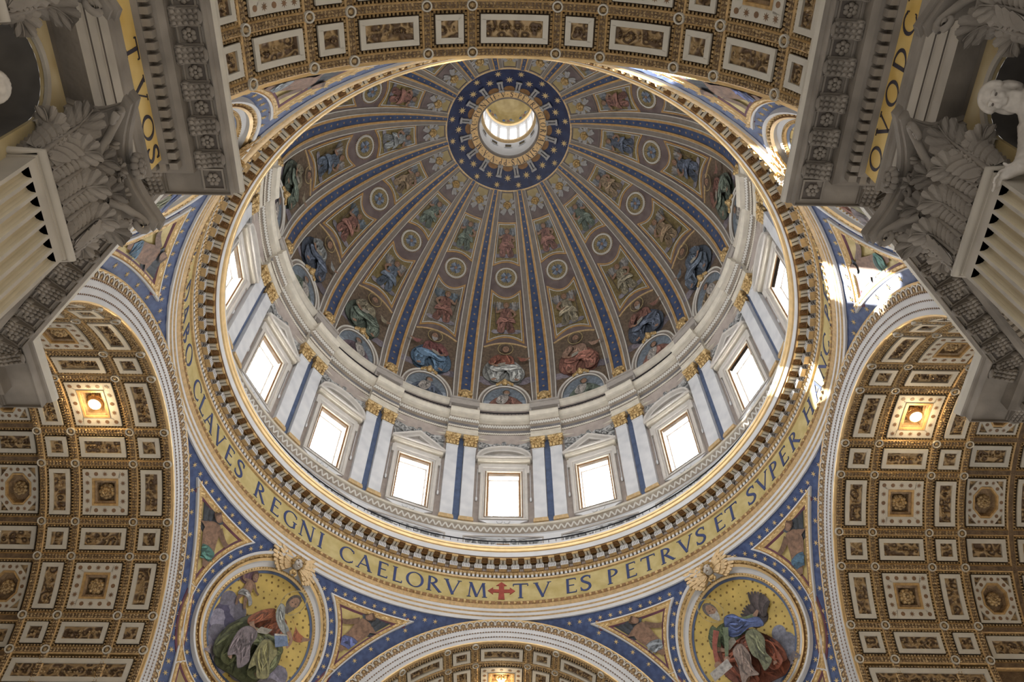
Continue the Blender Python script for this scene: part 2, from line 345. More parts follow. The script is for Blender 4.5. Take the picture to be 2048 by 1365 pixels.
# ---------------------------------------------------------------- roman capitals
def ln(x0, y0, x1, y1, w): 
    dx, dy = x1-x0, y1-y0; l = hyp(dx, dy); nx, ny = -dy/l*w/2, dx/l*w/2
    return [(x0+nx, y0+ny), (x0-nx, y0-ny), (x1-nx, y1-ny), (x1+nx, y1+ny)]
def hs(x, y, w=0.26, t=0.035): return ln(x-w/2, y, x+w/2, y, t)
def arcp(cx, cy, rx, ry, a0, a1, thick=0.13, thin=0.05, n=14):
    o, i = [], []
    for k in range(n+1):
        a = rad(a0+(a1-a0)*k/n); w = thin+(thick-thin)*abs(cos(a))**1.3
        o.append((cx+rx*cos(a), cy+ry*sin(a))); i.append((cx+(rx-w)*cos(a), cy+(ry-w*0.9)*sin(a)))
    return o+i[::-1]
K, N_ = 0.13, 0.06
def glyph(c):
    s0, s1 = 0.018, 0.982
    G = {
     'I': (0.30, [ln(.15, 0, .15, 1, K), hs(.15, s0), hs(.15, s1)]),
     'T': (0.78, [ln(.39, 0, .39, 1, K), ln(.02, .97, .76, .97, .06), hs(.39, s0), ln(.03, .97, .03, .83, .05), ln(.75, .97, .75, .83, .05)]),
     'V': (0.86, [ln(.10, 1, .44, 0, K), ln(.42, .02, .76, 1, N_), hs(.10, s1), hs(.76, s1, .22)]),
     'A': (0.86, [ln(.10, 0, .42, 1, N_), ln(.40, 1, .74, 0, K), ln(.2, .34, .64, .34, .05), hs(.10, s0, .2), hs(.74, s0)]),
     'M': (1.02, [ln(.12, 0, .2, 1, N_), ln(.2, .98, .5, .02, K), ln(.5, .02, .8, .98, N_), ln(.82, 1, .9, 0, K), hs(.12, s0, .2), hs(.9, s0), hs(.18, s1, .16), hs(.84, s1, .16)]),
     'N': (0.90, [ln(.14, 0, .14, 1, N_), ln(.12, 1, .76, 0, K), ln(.76, 0, .76, 1, N_), hs(.14, s0, .22), hs(.1, s1, .16), hs(.76, s1, .22)]),
     'E': (0.62, [ln(.15, 0, .15, 1, K), ln(.1, .97, .56, .97, .06), ln(.1, .53, .48, .53, .05), ln(.1, .03, .58, .03, .06), ln(.55, .97, .55, .86, .045), ln(.57, .03, .57, .15, .045)]),
     'F': (0.58, [ln(.15, 0, .15, 1, K), ln(.1, .97, .54, .97, .06), ln(.1, .53, .46, .53, .05), ln(.53, .97, .53, .85, .045), hs(.15, s0)]),
     'L': (0.58, [ln(.15, 0, .15, 1, K), ln(.1, .03, .54, .03, .06), ln(.53, .03, .53, .16, .045), hs(.15, s1)]),
     'H': (0.88, [ln(.15, 0, .15, 1, K), ln(.72, 0, .72, 1, K), ln(.1, .52, .76, .52, .05), hs(.15, s0), hs(.15, s1), hs(.72, s0), hs(.72, s1)]),
     'P': (0.64, [ln(.15, 0, .15, 1, K), arcp(.2, .73, .38, .27, -90, 90), hs(.15, s0), ln(.1, .97, .22, .97, .05)]),
     'R': (0.78, [ln(.15, 0, .15, 1, K), arcp(.2, .75, .36, .25, -90, 90), ln(.3, .52, .7, .0, K), hs(.15, s0), ln(.1, .97, .22, .97, .05), hs(.7, s0, .18)]),
     'B': (0.68, [ln(.15, 0, .15, 1, K), arcp(.2, .77, .32, .23, -90, 90), arcp(.2, .28, .4, .28, -90, 90), ln(.1, .97, .22, .97, .05), ln(.1, .03, .22, .03, .05)]),
     'D': (0.88, [ln(.15, 0, .15, 1, K), arcp(.24, .5, .54, .5, -90, 90), ln(.1, .97, .3, .97, .05), ln(.1, .03, .3, .03, .05)]),
     'C': (0.80, [arcp(.48, .5, .44, .51, 50, 310), ln(.76, .9, .78, .74, .045), ln(.76, .1, .78, .24, .045)]),
     'G': (0.90, [arcp(.48, .5, .44, .51, 50, 300), ln(.74, .08, .74, .45, .11), hs(.74, .45, .24), ln(.76, .9, .78, .74, .045)]),
     'O': (0.96, [arcp(.46, .5, .45, .51, 0, 180, n=16), arcp(.46, .5, .45, .51, 180, 360, n=16)]),
     'Q': (0.98, [arcp(.46, .5, .45, .51, 0, 180, n=16), arcp(.46, .5, .45, .51, 180, 360, n=16), ln(.5, .02, .95, -.2, .09)]),
     'S': (0.60, [stroke([(.52, .8), (.46, .95), (.28, .98), (.12, .86), (.14, .68), (.3, .54), (.46, .4), (.5, .2), (.36, .03), (.16, .03), (.06, .16), (.05, .24)], .1, 4, lambda t: .5+.9*sin(PI*t)), ln(.53, .98, .53, .76, .04), ln(.05, .02, .05, .26, .04)]),
     'X': (0.80, [ln(.1, 1, .68, 0, K), ln(.1, 0, .66, 1, N_), hs(.1, s1), hs(.68, s0), hs(.1, s0, .2), hs(.66, s1, .2)]),
     '·': (0.26, [[(.13, .42), (.22, .52), (.13, .62), (.04, .52)]]),
    }
    return G[c]
def letter(mb, M, ch, u, v, size, h, th, wid=1.0):
    w, ps = glyph(ch)
    for p in ps:
        area = sum(p[i][0]*p[(i+1) % len(p)][1]-p[(i+1) % len(p)][0]*p[i][1] for i in range(len(p)))
        if area < 0: p = p[::-1]
        patch(mb, M, [(u+x*size*wid, v+y*size) for x, y in p], h, th)
    return w*size*wid

# ================================================================ geometry of the place (metres, heights above the eye)
L = 22.475; RA = 12.75; ZS = 32.23; RM = 14.6          # arch face plane, arch radius, springing, moulding edge
DC, DZ, DR = -2.65, 81.2, 26.06                        # dome meridian: centre offset, springing, radius
VW = lambda deg: DR*rad(deg)
def MD(u, v, h=0.0):
    if v >= 0:
        p = v/DR; rs = DC+DR*cos(p); r = DC+(DR-h)*cos(p); z = DZ+(DR-h)*sin(p)
    else: rs = DC+DR; r = rs-h; z = DZ+v
    a = u/rs; return (r*sin(a), r*cos(a), z)
def dome_u(alpha, v): return rad(alpha)*(DC+DR*cos(max(v, 0)/DR))
def ordinal(k): return ['', 'first', 'second', 'third', 'fourth', 'fifth', 'sixth', 'seventh', 'eighth'][abs(k)]
def bay_words(k, what='bay'):
    if k == 0: return 'middle %s of the far side' % what
    if abs(k) == 8: return '%s opposite the middle one' % what
    return '%s %s %s of the middle' % (ordinal(k), what, 'right' if k > 0 else 'left')
BAYS = [0, 1, -1, 2, -2, 3, -3, 4, -4, 5, -5, 6, -6, 7, -7, 8]

# ---------------------------------------------------------------- pictures (flat mosaics)
def shade(c, f): return tuple(max(0, min(1, x*f)) for x in c)
def folds(poly, col, n, rnd, ang=None, wid=0.05):
    """painted drapery folds: tapered strokes, lighter and darker than the cloth"""
    out = []; xs = [p[0] for p in poly]; ys = [p[1] for p in poly]; w, h = max(xs)-min(xs), max(ys)-min(ys)
    for _ in range(n*8):
        if len(out) >= n: break
        x, y = rnd.uniform(min(xs), max(xs)), rnd.uniform(min(ys), max(ys)); a = (ang if ang is not None else -PI/2)+rnd.uniform(-.55, .55); l = rnd.uniform(.25, .6)*max(w, h)
        b = rnd.uniform(-.25, .25)*l
        P = [(x-cos(a)*l/2, y-sin(a)*l/2), (x-sin(a)*b, y+cos(a)*b), (x+cos(a)*l/2, y+sin(a)*l/2)]
        if all(inside(q, poly) for q in P):
            out.append((stroke(P, wid*rnd.uniform(.7, 1.6)*max(w, h), 4, lambda t: .15+sin(PI*t)), shade(col, rnd.choice([.4, .55, .7, 1.35, 1.6, 1.9]))))
    return out
def cloth(pts, col, rnd, n=6, ang=None, wid=0.05):
    p = crom(pts, 5); cx, cy = sum(q[0] for q in p)/len(p), sum(q[1] for q in p)/len(p)
    rim = [(cx+(x-cx)*1.035, cy+(y-cy)*1.035) for x, y in p]
    return [(rim, shade(col, .38)), (p, col)]+folds(p, col, int(n*2.6), rnd, ang, wid)
SKIN = (0.34, 0.20, 0.13)
def ringp(x, y, r, w, n=12):
    return [[(x+r*cos(s+PI*i/n), y+r*sin(s+PI*i/n)) for i in range(n+1)]+[(x+(r-w)*cos(s+PI*i/n), y+(r-w)*sin(s+PI*i/n)) for i in range(n, -1, -1)] for s in (0, PI)]
def head(x, y, r, rnd, hair=(.09, .06, .04), beard=None, halo=True, turn=0.0):
    o = []
    if halo: o += [(q, (.46, .36, .16)) for q in ringp(x, y+.1*r, 1.95*r, .16*r)]
    o.append((circ(x-.1*turn*r, y+.18*r, 1.08*r, 1.2*r, n=16), hair)); o.append((circ(x+.22*turn*r, y-.06*r, .8*r, 1.05*r, n=16), SKIN))
    o.append((circ(x+(.22*turn-.3)*r, y+.08*r, .13*r, .09*r, n=6), (.06, .04, .03))); o.append((circ(x+(.22*turn+.32)*r, y+.08*r, .13*r, .09*r, n=6), (.06, .04, .03)))
    o.append((stroke([(x+.26*turn*r, y+.1*r), (x+.34*turn*r, y-.25*r)], .16*r), shade(SKIN, 1.35)))
    if beard: o.append((crom([(x-.7*r, y-.3*r), (x-.55*r, y-1.2*r), (x+.1*turn*r, y-1.75*r), (x+.6*r, y-1.15*r), (x+.75*r, y-.3*r), (x+.2*r, y-.55*r)], 4), beard))
    return o
def wing(x, y, s, a, col, rnd, n=7):
    """a wing of overlapping feathers springing from (x,y)"""
    o = []
    for i in range(n):
        t = i/(n-1); aa = a-1.1*t; l = s*(1-.45*t)
        o.append((stroke([(x, y), (x+cos(aa+.25)*l*.5, y+sin(aa+.25)*l*.5), (x+cos(aa)*l, y+sin(aa)*l)], s*.15, 3, lambda q: .45+.8*sin(PI*min(1, q*.85+.12))), shade(col, .6+.75*((i*5) % 4)/3)))
    return o
def mirror(ps, m): return [([(-x, y) for x, y in p][::-1], c) for p, c in ps] if m else ps
def fig_seated(robe, mantle, hair, beard, rnd, k=1):
    o = []; cloth = lambda p, c, r, n=6, ang=None: globals()['cloth'](p, c, r, n*k, ang, .05 if k == 1 else .032)
    for i in range(8): x = -.9+.26*i; o.append((circ(x, .1+.16*rnd.random(), .25, .19, n=14), shade((.22, .19, .21), rnd.uniform(.55, 1.4))))
    o += cloth([(-.4, .9), (-.62, .5), (-.5, .05), (.0, .0), (.5, .02), (.62, .5), (.4, .9)], shade(mantle, .7), rnd, 4)
    o += cloth([(-.5, 1.4), (-.78, 1.0), (-.84, .5), (-.6, .16), (-.1, .3), (.1, .9), (-.06, 1.5)], shade(mantle, .75), rnd, 5)
    o += cloth([(.2, 1.35), (.55, 1.05), (.74, .62), (.62, .2), (.3, .3), (.1, .8)], shade(mantle, .85), rnd, 4)
    o += cloth([(-.3, .86), (-.38, 1.25), (-.26, 1.54), (.0, 1.6), (.26, 1.52), (.34, 1.22), (.3, .86)], robe, rnd, 6)
    o += cloth([(-.05, .72), (-.45, .84), (-.66, .66), (-.62, .4), (-.5, .06), (-.22, .02), (-.2, .36)], mantle, rnd, 6)
    o += cloth([(.06, .7), (.18, .4), (.2, .04), (.5, .0), (.62, .38), (.6, .7), (.34, .86)], shade(mantle, 1.12), rnd, 6)
    o += cloth([(-.44, .94), (.0, 1.0), (.42, .95), (.6, .74), (.3, .56), (0, .64), (-.34, .56), (-.6, .72)], shade(mantle, 1.3), rnd, 6, .15)
    o += cloth([(-.26, 1.5), (-.5, 1.34), (-.66, 1.04), (-.52, .9), (-.34, 1.12), (-.2, 1.28)], shade(robe, .85), rnd, 3)
    o += cloth([(.22, 1.5), (.46, 1.36), (.6, 1.1), (.82, 1.12), (.84, 1.24), (.6, 1.3)], shade(robe, 1.1), rnd, 3)
    o.append((stroke([(.8, 1.18), (.98, 1.26)], (.12, .05)), SKIN)); o.append((stroke([(-.54, .96), (-.4, .86), (-.26, .86)], (.12, .07)), SKIN))
    o.append(([(-.3, .8), (-.02, .9), (.02, 1.06), (-.26, .98)], (.36, .33, .27)))
    o.append((stroke([(-.36, .06), (-.52, -.04)], .11), SKIN)); o.append((stroke([(.36, .04), (.5, -.05)], .11), SKIN))
    return o+head(0, 1.78, .16, rnd, hair, beard, True, .4)
def fig_angel(robe, wcol, rnd, stand=True):
    o = wing(-.12, 1.3, .82, 2.45, wcol, rnd)+mirror(wing(-.12, 1.3, .82, 2.45, wcol, rnd), True)
    for i in range(5): o.append((circ(-.55+.27*i, .1, .2, .13, n=12), shade((.24, .22, .24), rnd.uniform(.6, 1.4))))
    o += cloth([(-.2, .84), (-.34, .5), (-.44, .1), (-.12, .04), (.0, .4), (.1, .8)], shade(robe, .8), rnd, 4)
    o += cloth([(.0, .86), (.05, .45), (.12, .05), (.42, .1), (.4, .5), (.26, .86)], shade(robe, 1.1), rnd, 4)
    o += cloth([(-.24, 1.42), (-.28, 1.1), (-.26, .84), (.26, .84), (.3, 1.1), (.24, 1.42), (0, 1.48)], robe, rnd, 5)
    o += cloth([(-.34, .9), (.02, 1.0), (.36, .88), (.5, .5), (.28, .62), (-.1, .68), (-.46, .56)], shade(robe, 1.35), rnd, 4, .3)
    o.append((stroke([(-.22, 1.36), (-.46, 1.12), (-.3, .92), (-.1, 1.0)], (.15, .07)), SKIN)); o.append((stroke([(.22, 1.36), (.48, 1.2), (.52, 1.5)], (.15, .07)), SKIN))
    o.append((stroke([(.5, .3), (.54, 1.0), (.56, 1.75)], .05, 2), (.12, .09, .06)))
    return o+head(0, 1.62, .15, rnd, (.2, .12, .05), None, False, .3)
def fig_putto(sash, wcol, rnd):
    o = wing(-.12, 1.25, .95, 2.9, wcol, rnd, 8)+mirror(wing(-.1, 1.3, .85, 1.75, wcol, rnd, 8), False)
    body = shade(SKIN, .82)
    o.append((stroke([(-.08, .78), (-.28, .4), (-.2, .0)], (.3, .13)), shade(body, .85))); o.append((stroke([(.12, .78), (.2, .4), (.36, .06)], (.32, .13)), body))
    o.append((crom([(-.24, 1.4), (-.3, 1.05), (-.26, .72), (.0, .6), (.27, .72), (.26, 1.05), (.22, 1.4), (0, 1.48)], 5), body))
    o.append((crom([(-.1, 1.3), (-.14, 1.0), (.0, .82), (.14, 1.0), (.12, 1.28)], 4), shade(body, 1.3)))
    o.append((stroke([(-.2, 1.36), (-.55, 1.3), (-.72, 1.55)], (.17, .09)), body)); o.append((stroke([(.2, 1.36), (.5, 1.12), (.75, 1.05)], (.17, .09)), shade(body, .8)))
    o += cloth([(-.34, .82), (.0, .92), (.36, .78), (.62, .5), (.5, .3), (.28, .55), (-.05, .62), (-.42, .5)], sash, rnd, 6, .3)
    return o+head(.02, 1.68, .19, rnd, (.13, .07, .04), None, False, .5)
def fig_bust(robe, hair, beard, rnd):
    o = []
    for i in range(5): o.append((circ(-.9+.45*i, .12, .32, .26, n=12), shade((.27, .3, .34), rnd.uniform(.7, 1.4))))
    o += cloth([(-.75, 0), (-.62, .5), (-.3, .78), (0, .85), (.3, .78), (.66, .45), (.8, 0)], robe, rnd, 8)
    o += cloth([(-.3, .78), (-.5, .2), (-.1, .05), (.15, .5), (.1, .8)], (.42, .38, .34), rnd, 4)
    return o+head(.05, 1.02, .19, rnd, hair, beard, False, .5)
def fig_wings4(rnd):
    o = []
    for a in (.785, 2.356, 3.927, 5.498):
        for i in range(4): b = a+.32*(i-1.5); o.append((stroke([(0, 0), (.45*cos(b), .45*sin(b)), (.8*cos(b-.1), .8*sin(b-.1))], .2, 3, lambda t: .5+sin(PI*min(1, t*.8+.15))), shade((.16, .19, .24), .55+.45*((i*3) % 4))))
    return o+head(0, 0, .2, rnd, (.16, .1, .05), None, False, 0)
def draw(mb, M, ps, h0, dh, clip=None):
    for i, (p, c) in enumerate(ps):
        if clip:
            if not all(clip(*q) for q in p): p = [clip_pt(q, clip, ps_c) for q, ps_c in zip(p, [(sum(a for a, _ in p)/len(p), sum(b for _, b in p)/len(p))]*len(p))]
        area = sum(p[i][0]*p[(i+1) % len(p)][1]-p[(i+1) % len(p)][0]*p[i][1] for i in range(len(p)))
        if abs(area) < 1e-4: continue
        patch(mb, M, p if area > 0 else p[::-1], h0+dh*i, col=c)
def clip_pt(q, clip, c):
    if clip(*q): return q
    lo, hi = 0.0, 1.0
    for _ in range(12):
        m = (lo+hi)/2
        if clip(c[0]+(q[0]-c[0])*m, c[1]+(q[1]-c[1])*m): lo = m
        else: hi = m
    return (c[0]+(q[0]-c[0])*lo, c[1]+(q[1]-c[1])*lo)
def place(ps, u, v, s, m=False): return [([(u+x*s, v+y*s) for x, y in p], c) for p, c in mirror(ps, m)]

# ================================================================ DOME
dome = thing('ceiling_dome', 'tall ribbed dome with mosaic panels between blue starred ribs', 'dome', kind='structure')
mb = MB()
prof = [(DC+DR, 78.0)]+[(DC+DR*cos(rad(a)), DZ+DR*sin(rad(a))) for a in [66.2*i/40 for i in range(41)]]
lathe(mb, prof, n=192); mb.build('shell', 'dome_ground', dome)
mb = MB()                                               # unseen outer skin, added to keep the sun out of the dome
lathe(mb, [(24.6, 76)]+[(DC+(DR+1.2)*cos(rad(a)), DZ+(DR+1.2)*sin(rad(a))) for a in range(0, 71, 5)]+[(6.0, 107.6), (4.6, 108), (4.6, 121.5)], n=96); mb.build('sun_block_shell', 'stone', dome)
def make_rib():
    root = node('rib', dome); n = 44; vs0, v1 = -3.0, VW(66.0)
    mb = MB(); P = []
    for i in range(n+1):
        v = vs0+(v1-vs0)*i/n; t = max(0, i/n); w = 3.45+2.0*t; o = 2.05+.4*t; b = 1.38
        P.append((v, [(-w, 0), (-w, .16), (-w+.32, .16), (-w+.32, .1), (-o-.25, .1), (-o-.25, .24), (-o, .30), (-b, .30), (-b, .2), (b, .2), (b, .30), (o, .30), (o+.25, .24), (o+.25, .1), (w-.32, .1), (w-.32, .16), (w, .16), (w, 0)]))
    mi = [1, 1, 1, 0, 1, 1, 2, 2, 3, 2, 2, 1, 1, 0, 1, 1, 1]
    for k in range(17):
        vs = []
        for v, pr in P:
            for a, h in (pr[k], pr[k+1]): vs.append(MD(dome_u(a, v), v, h))
        mb.add(vs, [(2*i, 2*i+1, 2*i+3, 2*i+2) for i in range(n)], mi[k])
    mb.build('band', ['rib_stone', 'rib_white', 'rib_gold', 'blue_rib'], root)
    mb = MB(); v = -1.2; i = 0
    while v < VW(65):
        s = .23; s *= (1-.5*v/VW(66)); patch(mb, MD, [(x*s, v+y*s) for x, y in star_poly(6, 1, .4)], .225, col=None); v += 1.32*(1-.35*v/VW(66)); i += 1
    mb.build('star_row', 'rib_gold', root, 'stuff')
    mb = MB(); M = lambda x, y, z: MD(x, -2.3+y, .32+z)   # gilded lion-like mask at the rib foot
    blobs(mb, (0, 0, .25), (.52, .6, .4), M=M); blobs(mb, (0, -.15, .55), (.24, .3, .25), M=M)
    for k in range(9): a = PI*k/8; blobs(mb, (.62*cos(a), .15+.55*sin(a), .15), (.26, .26, .25), M=M, nu=6, nv=4)
    for s in (-1, 1): blobs(mb, (s*.22, .15, .6), (.1, .1, .1), M=M, nu=5, nv=3); blobs(mb, (s*.4, -.55, .2), (.22, .3, .2), M=M, nu=6, nv=4)
    mb.build('mask', 'gold_leafy', root)
    return root
rib0 = make_rib()
for i in range(16):
    r = rib0 if i == 0 else copy_tree(rib0, dome)
    r.rotation_euler = (0, 0, -rad(11.25+22.5*i))
# pictures of the sixteen compartments
CLOTHS = [(.28, .29, .28), (.13, .16, .20), (.26, .13, .10), (.15, .18, .14), (.29, .25, .17), (.18, .13, .15), (.11, .13, .17), (.28, .20, .12)]
def frame_parts(root, path, inner_h, gap=.0, bead=True):
    mb = MB(); moulding(mb, MD, path, [(0.0, .0), (0, .12), (-.10, .12), (-.10, .04)], mi=0); mb.build('frame', 'rib_white', root)
    mb = MB(); moulding(mb, MD, path, [(-.16, .0), (-.17, .1), (-.32, .1), (-.34, .0)], mi=0); mb.build('gilt_border', 'rib_gold', root)
def panel_path(a0, v0, bow0, a1, v1, bow1, n=8):
    """tapering panel, bowed along its lower and upper edges, anticlockwise"""
    P = []
    for i in range(n): t = i/n; al = -a0+2*a0*t; v = v0+bow0*(1-(2*t-1)**2); P.append((dome_u(al, v), v))
    for i in range(n): t = i/n; al = a0+(a1-a0)*t; v = v0+(v1-v0)*t; P.append((dome_u(al, v), v))
    for i in range(n): t = i/n; al = a1-2*a1*t; v = v1+bow1*(1-(2*t-1)**2); P.append((dome_u(al, v), v))
    for i in range(n): t = i/n; al = -a1+(a1-a0)*t; v = v1+(v0-v1)*t; P.append((dome_u(al, v), v))
    return P
MEDMESH = {}
def dome_bay(k):
    rz = -rad(22.5*k); rnd = random.Random(100+k); W = bay_words(k, 'dome bay'); c = lambda: rnd.choice(CLOTHS)
    # lunette at the foot
    t = thing('lunette_mosaic', 'half-round mosaic of a robed bust, dome foot, '+W, 'mosaic', 'lunettes around the dome foot', rotz=rz)
    hw, hh, hb = 2.5, 3.55, -3.15
    half = lambda w, h, n=24: [(w*cos(PI*i/n), hb+h*sin(PI*i/n)) for i in range(n+1)]
    mb = MB(); patch(mb, MD, half(hw, hh), .05, col=(.20, .235, .27), spacing=.7)
    clip = lambda x, y: (x/hw)**2+((y-hb)/hh)**2 < .98 and y > hb
    draw(mb, MD, place(fig_bust(c(), (.1, .08, .06), (.3, .27, .24) if rnd.random() < .6 else None, rnd), .1, hb+.05, 2.15, rnd.random() < .5), .07, .006, clip)
    mb.build('picture', 'mosaic_picture', t)
    mb = MB(); moulding(mb, MD, half(hw, hh), [(0, 0), (0, .22), (-.12, .30), (-.2, .22), (-.42, .2), (-.5, .3), (-.6, .3), (-.62, .05)], closed=False, mis=[1, 0, 1, 1, 0, 0, 0]); mb.build('arch_frame', ['rib_white', 'rib_stone'], t)
    mb = MB(); M = lambda x, y, z: MD(x, 1.0+y, .2+z)
    blobs(mb, (0, 0, .25), (.42, .5, .35), M=M); blobs(mb, (0, .05, .5), (.22, .28, .2), M=M)
    for s in (-1, 1):
        for q in range(3): blobs(mb, (s*(.45+.22*q), .12-.2*q, .15), (.2, .3, .14), M=M, nu=6, nv=4)
    mb.build('keystone_mask', 'gold_leafy', t)
    # seated figure
    t = thing('seated_figure_mosaic', 'mosaic of a large seated robed figure on clouds, '+W, 'mosaic', 'seated figures around the dome', rotz=rz)
    mb = MB(); v0, v1 = -1.6, VW(18.6); P = [(dome_u(-7.55, v0), v0)]
    P = panel_path(7.55, -3.0, 0, 7.15, VW(17.2), .75)
    patch(mb, MD, P, .03, spacing=.8, col=(.175, .125, .085)); mb.build('ground', 'mosaic_picture', t)
    mb = MB(); ro, ma = [((.30, .12, .08), (.40, .40, .37)), ((.10, .14, .22), (.24, .27, .30))][k % 2] if abs(k) < 2 else (c(), c())
    if k == -1: ro, ma = (.26, .11, .10), (.14, .22, .31)
    if k == 1: ro, ma = (.38, .24, .17), (.33, .15, .11)
    draw(mb, MD, place(fig_seated(ro, ma, (.1, .07, .05), rnd.choice([(.13, .09, .06), (.36, .34, .32), None]), rnd), rnd.uniform(-.25, .25), 1.05, 3.2, rnd.random() < .5), .06, .006)
    mb.build('figure', 'mosaic_picture', t)
    mb = MB(); arc = [(x, y) for x, y in panel_path(7.0, VW(16.9), .85, 7, VW(17), .8)[:9]]
    moulding(mb, MD, arc, [(0, 0), (0, .14), (-.1, .16), (-.2, .14), (-.2, 0)], closed=False); mb.build('gilt_arch', 'gold_soft', t)
    # lower framed panel
    t = thing('framed_mosaic', 'large white-framed mosaic of a winged angel, '+W, 'mosaic', 'lower framed angel panels of the dome', rotz=rz)
    P = panel_path(5.35, VW(19.6), .8, 5.0, VW(35.0), -.72); mb = MB(); patch(mb, MD, P, .02, spacing=.8, col=rnd.choice([(.22, .16, .07), (.24, .20, .15), (.25, .185, .075)]))
    draw(mb, MD, place(fig_angel(c(), rnd.choice([(.16, .2, .23), (.3, .28, .26)]), rnd), rnd.uniform(-.2, .2), VW(21.9), 2.55, rnd.random() < .5), .05, .006, lambda x, y: inside((x, y), P)); mb.build('picture', 'mosaic_picture', t); frame_parts(t, P, 0)
    # medallion
    t = thing('dome_medallion', 'round white-framed mosaic of a winged head, '+W, 'medallion', 'medallions ringing the dome', rotz=rz)
    if 'm' not in MEDMESH:
        cv = VW(40.3); mb = MB(); patch(mb, MD, circ(0, cv, 1.2, n=28), .03, spacing=.6, col=(.27, .20, .09))
        for q in range(24): a = 2*PI*q/24; patch(mb, MD, stroke([(.65*cos(a), cv+.65*sin(a)), (1.12*cos(a), cv+1.12*sin(a))], .06, 1), .035, col=(.42, .33, .16))
        draw(mb, MD, place(fig_wings4(rnd), 0, cv, .95), .05, .006); m1 = mb.mesh('picture', 'mosaic_picture')
        mb = MB(); moulding(mb, MD, circ(0, cv, 1.2, n=36), [(0, 0), (0, .14), (-.13, .16), (-.15, .08), (-.22, .06)]); m2 = mb.mesh('frame', 'rib_white')
        mb = MB()
        for q in range(44): a = 2*PI*q/44; blobs(mb, (1.5*cos(a), cv+1.5*sin(a), .08), (.06, .06, .06), M=MD, nu=5, nv=3)
        m3 = mb.mesh('beads', 'gold_soft'); MEDMESH['m'] = (('picture', m1), ('frame', m2), ('beads', m3))
    for nm, me in MEDMESH['m']:
        o = link_mesh(nm, me, t)
        if nm == 'beads': o['kind'] = 'stuff'
    # upper framed panel
    t = thing('framed_mosaic', 'small white-framed mosaic of a standing angel, '+W, 'mosaic', 'upper framed angel panels of the dome', rotz=rz)
    P = panel_path(5.3, VW(44.8), .42, 4.9, VW(56.2), 0); mb = MB(); patch(mb, MD, P, .02, spacing=.8, col=(.30, .225, .09))
    draw(mb, MD, place(fig_angel(c(), (.22, .23, .24), rnd), 0, VW(46.4), 2.15, rnd.random() < .5), .05, .006, lambda x, y: inside((x, y), P)); mb.build('picture', 'mosaic_picture', t); frame_parts(t, P, 0)
    # winged head below the oculus disc
    t = thing('dome_cherub', 'gilded cherub head between six pale wings, '+W, 'cherub', 'cherub heads ringing the oculus disc', rotz=rz)
    if 'c' not in MEDMESH:
        cv = VW(61.6); mb = MB(); P = panel_path(5.0, VW(58.0), 0, 4.6, VW(65.4), 0); Q = panel_path(5.0, VW(60.6), 0, 4.6, VW(65.4), 0)
        patch(mb, MD, Q, .03, spacing=.8); g = mb.mesh('ground', 'dome_gold')
        mb = MB(); moulding(mb, MD, panel_path(5.2, VW(57.6), 0, 4.8, VW(65.6), 0), [(0, 0), (0, .1), (-.07, .1), (-.07, 0)]); fr = mb.mesh('frame', 'rib_stone')
        mb = MB(); M = lambda x, y, z: MD(x, cv+y, z)
        for s in (-1, 1):
            for (bx, by, a0, ln_, n) in ((.2, .25, .85, .85, 2), (.3, -.05, .1, .75, 2), (.18, -.3, -.95, .95, 2)):
                for q in range(n):
                    a = a0+.42*(q-.5); P2 = stroke([(bx, by), (bx+cos(a)*ln_*.5, by+sin(a)*ln_*.5), (bx+cos(a)*ln_, by+sin(a)*ln_)], (.36), 3, lambda t_: .5+.6*sin(PI*min(1, t_*.8+.15)))
                    P2 = [(s*x, y) for x, y in P2]; P2 = P2 if s > 0 else P2[::-1]; patch(mb, M, P2, .14+.05*q, .1)
        wg = mb.mesh('wings', 'wing_grey')
        mb = MB(); blobs(mb, (0, 0, .35), (.36, .44, .36), M=M); blobs(mb, (0, -.05, .68), (.08, .12, .1), M=M, nu=5, nv=3)
        for q in range(9): a = -.2+3.55*q/8; blobs(mb, (.42*cos(a), .08+.42*sin(a), .3), (.17, .17, .22), M=M, nu=6, nv=4)
        for s in (-1, 1): blobs(mb, (s*.15, .07, .64), (.06, .045, .06), M=M, nu=5, nv=3)
        hd = mb.mesh('head', 'gold_leafy'); MEDMESH['c'] = (('ground', g), ('frame', fr), ('wings', wg), ('head', hd))
    for nm, me in MEDMESH['c']: link_mesh(nm, me, t)
for k in BAYS: dome_bay(k)

# ---------------------------------------------------------------- oculus disc, inscription ring, lantern
odisc = thing('oculus_disc', 'dark blue starred disc around the round opening at the dome top', 'disc')
mb = MB(); lathe(mb, [(8.05, 104.9), (7.95, 104.85), (7.8, 104.9)], n=96, mi=1); lathe(mb, [(7.8, 104.9), (4.8, 106.25)], n=96); mb.build('blue_field', ['blue_dark', 'gold_soft'], odisc)
def MO(u, v, h=0.0):                                    # u clockwise seen from below (starting at the near side), v radius
    a = 180.0-u; z = 104.9+(7.8-v)*.45-h; return pol(a, v, z)
sm1 = star_mesh('star', 8, .52, .19, 'gold_star'); sm2 = star_mesh('star', 8, .46, .17, 'gold_star')
def MO2(u, v, h=0.0): return MO(u, v, h)
for i in range(16):
    for me, aa, rr in ((sm1, 22.5*i, 6.35), (sm2, 11.25+22.5*i, 7.25)):
        p = Vector(MO(aa, rr, .03)); Y = (Vector(MO(aa, rr+.1, .03))-p).normalized(); Z = Vector((0, 0, -1)); Z = (Z-Y*Z.dot(Y)).normalized(); X = Y.cross(Z)
        link_mesh('star', me, odisc, Matrix(((X.x, Y.x, Z.x, p.x), (X.y, Y.y, Z.y, p.y), (X.z, Y.z, Z.z, p.z), (0, 0, 0, 1))))
mb = MB()
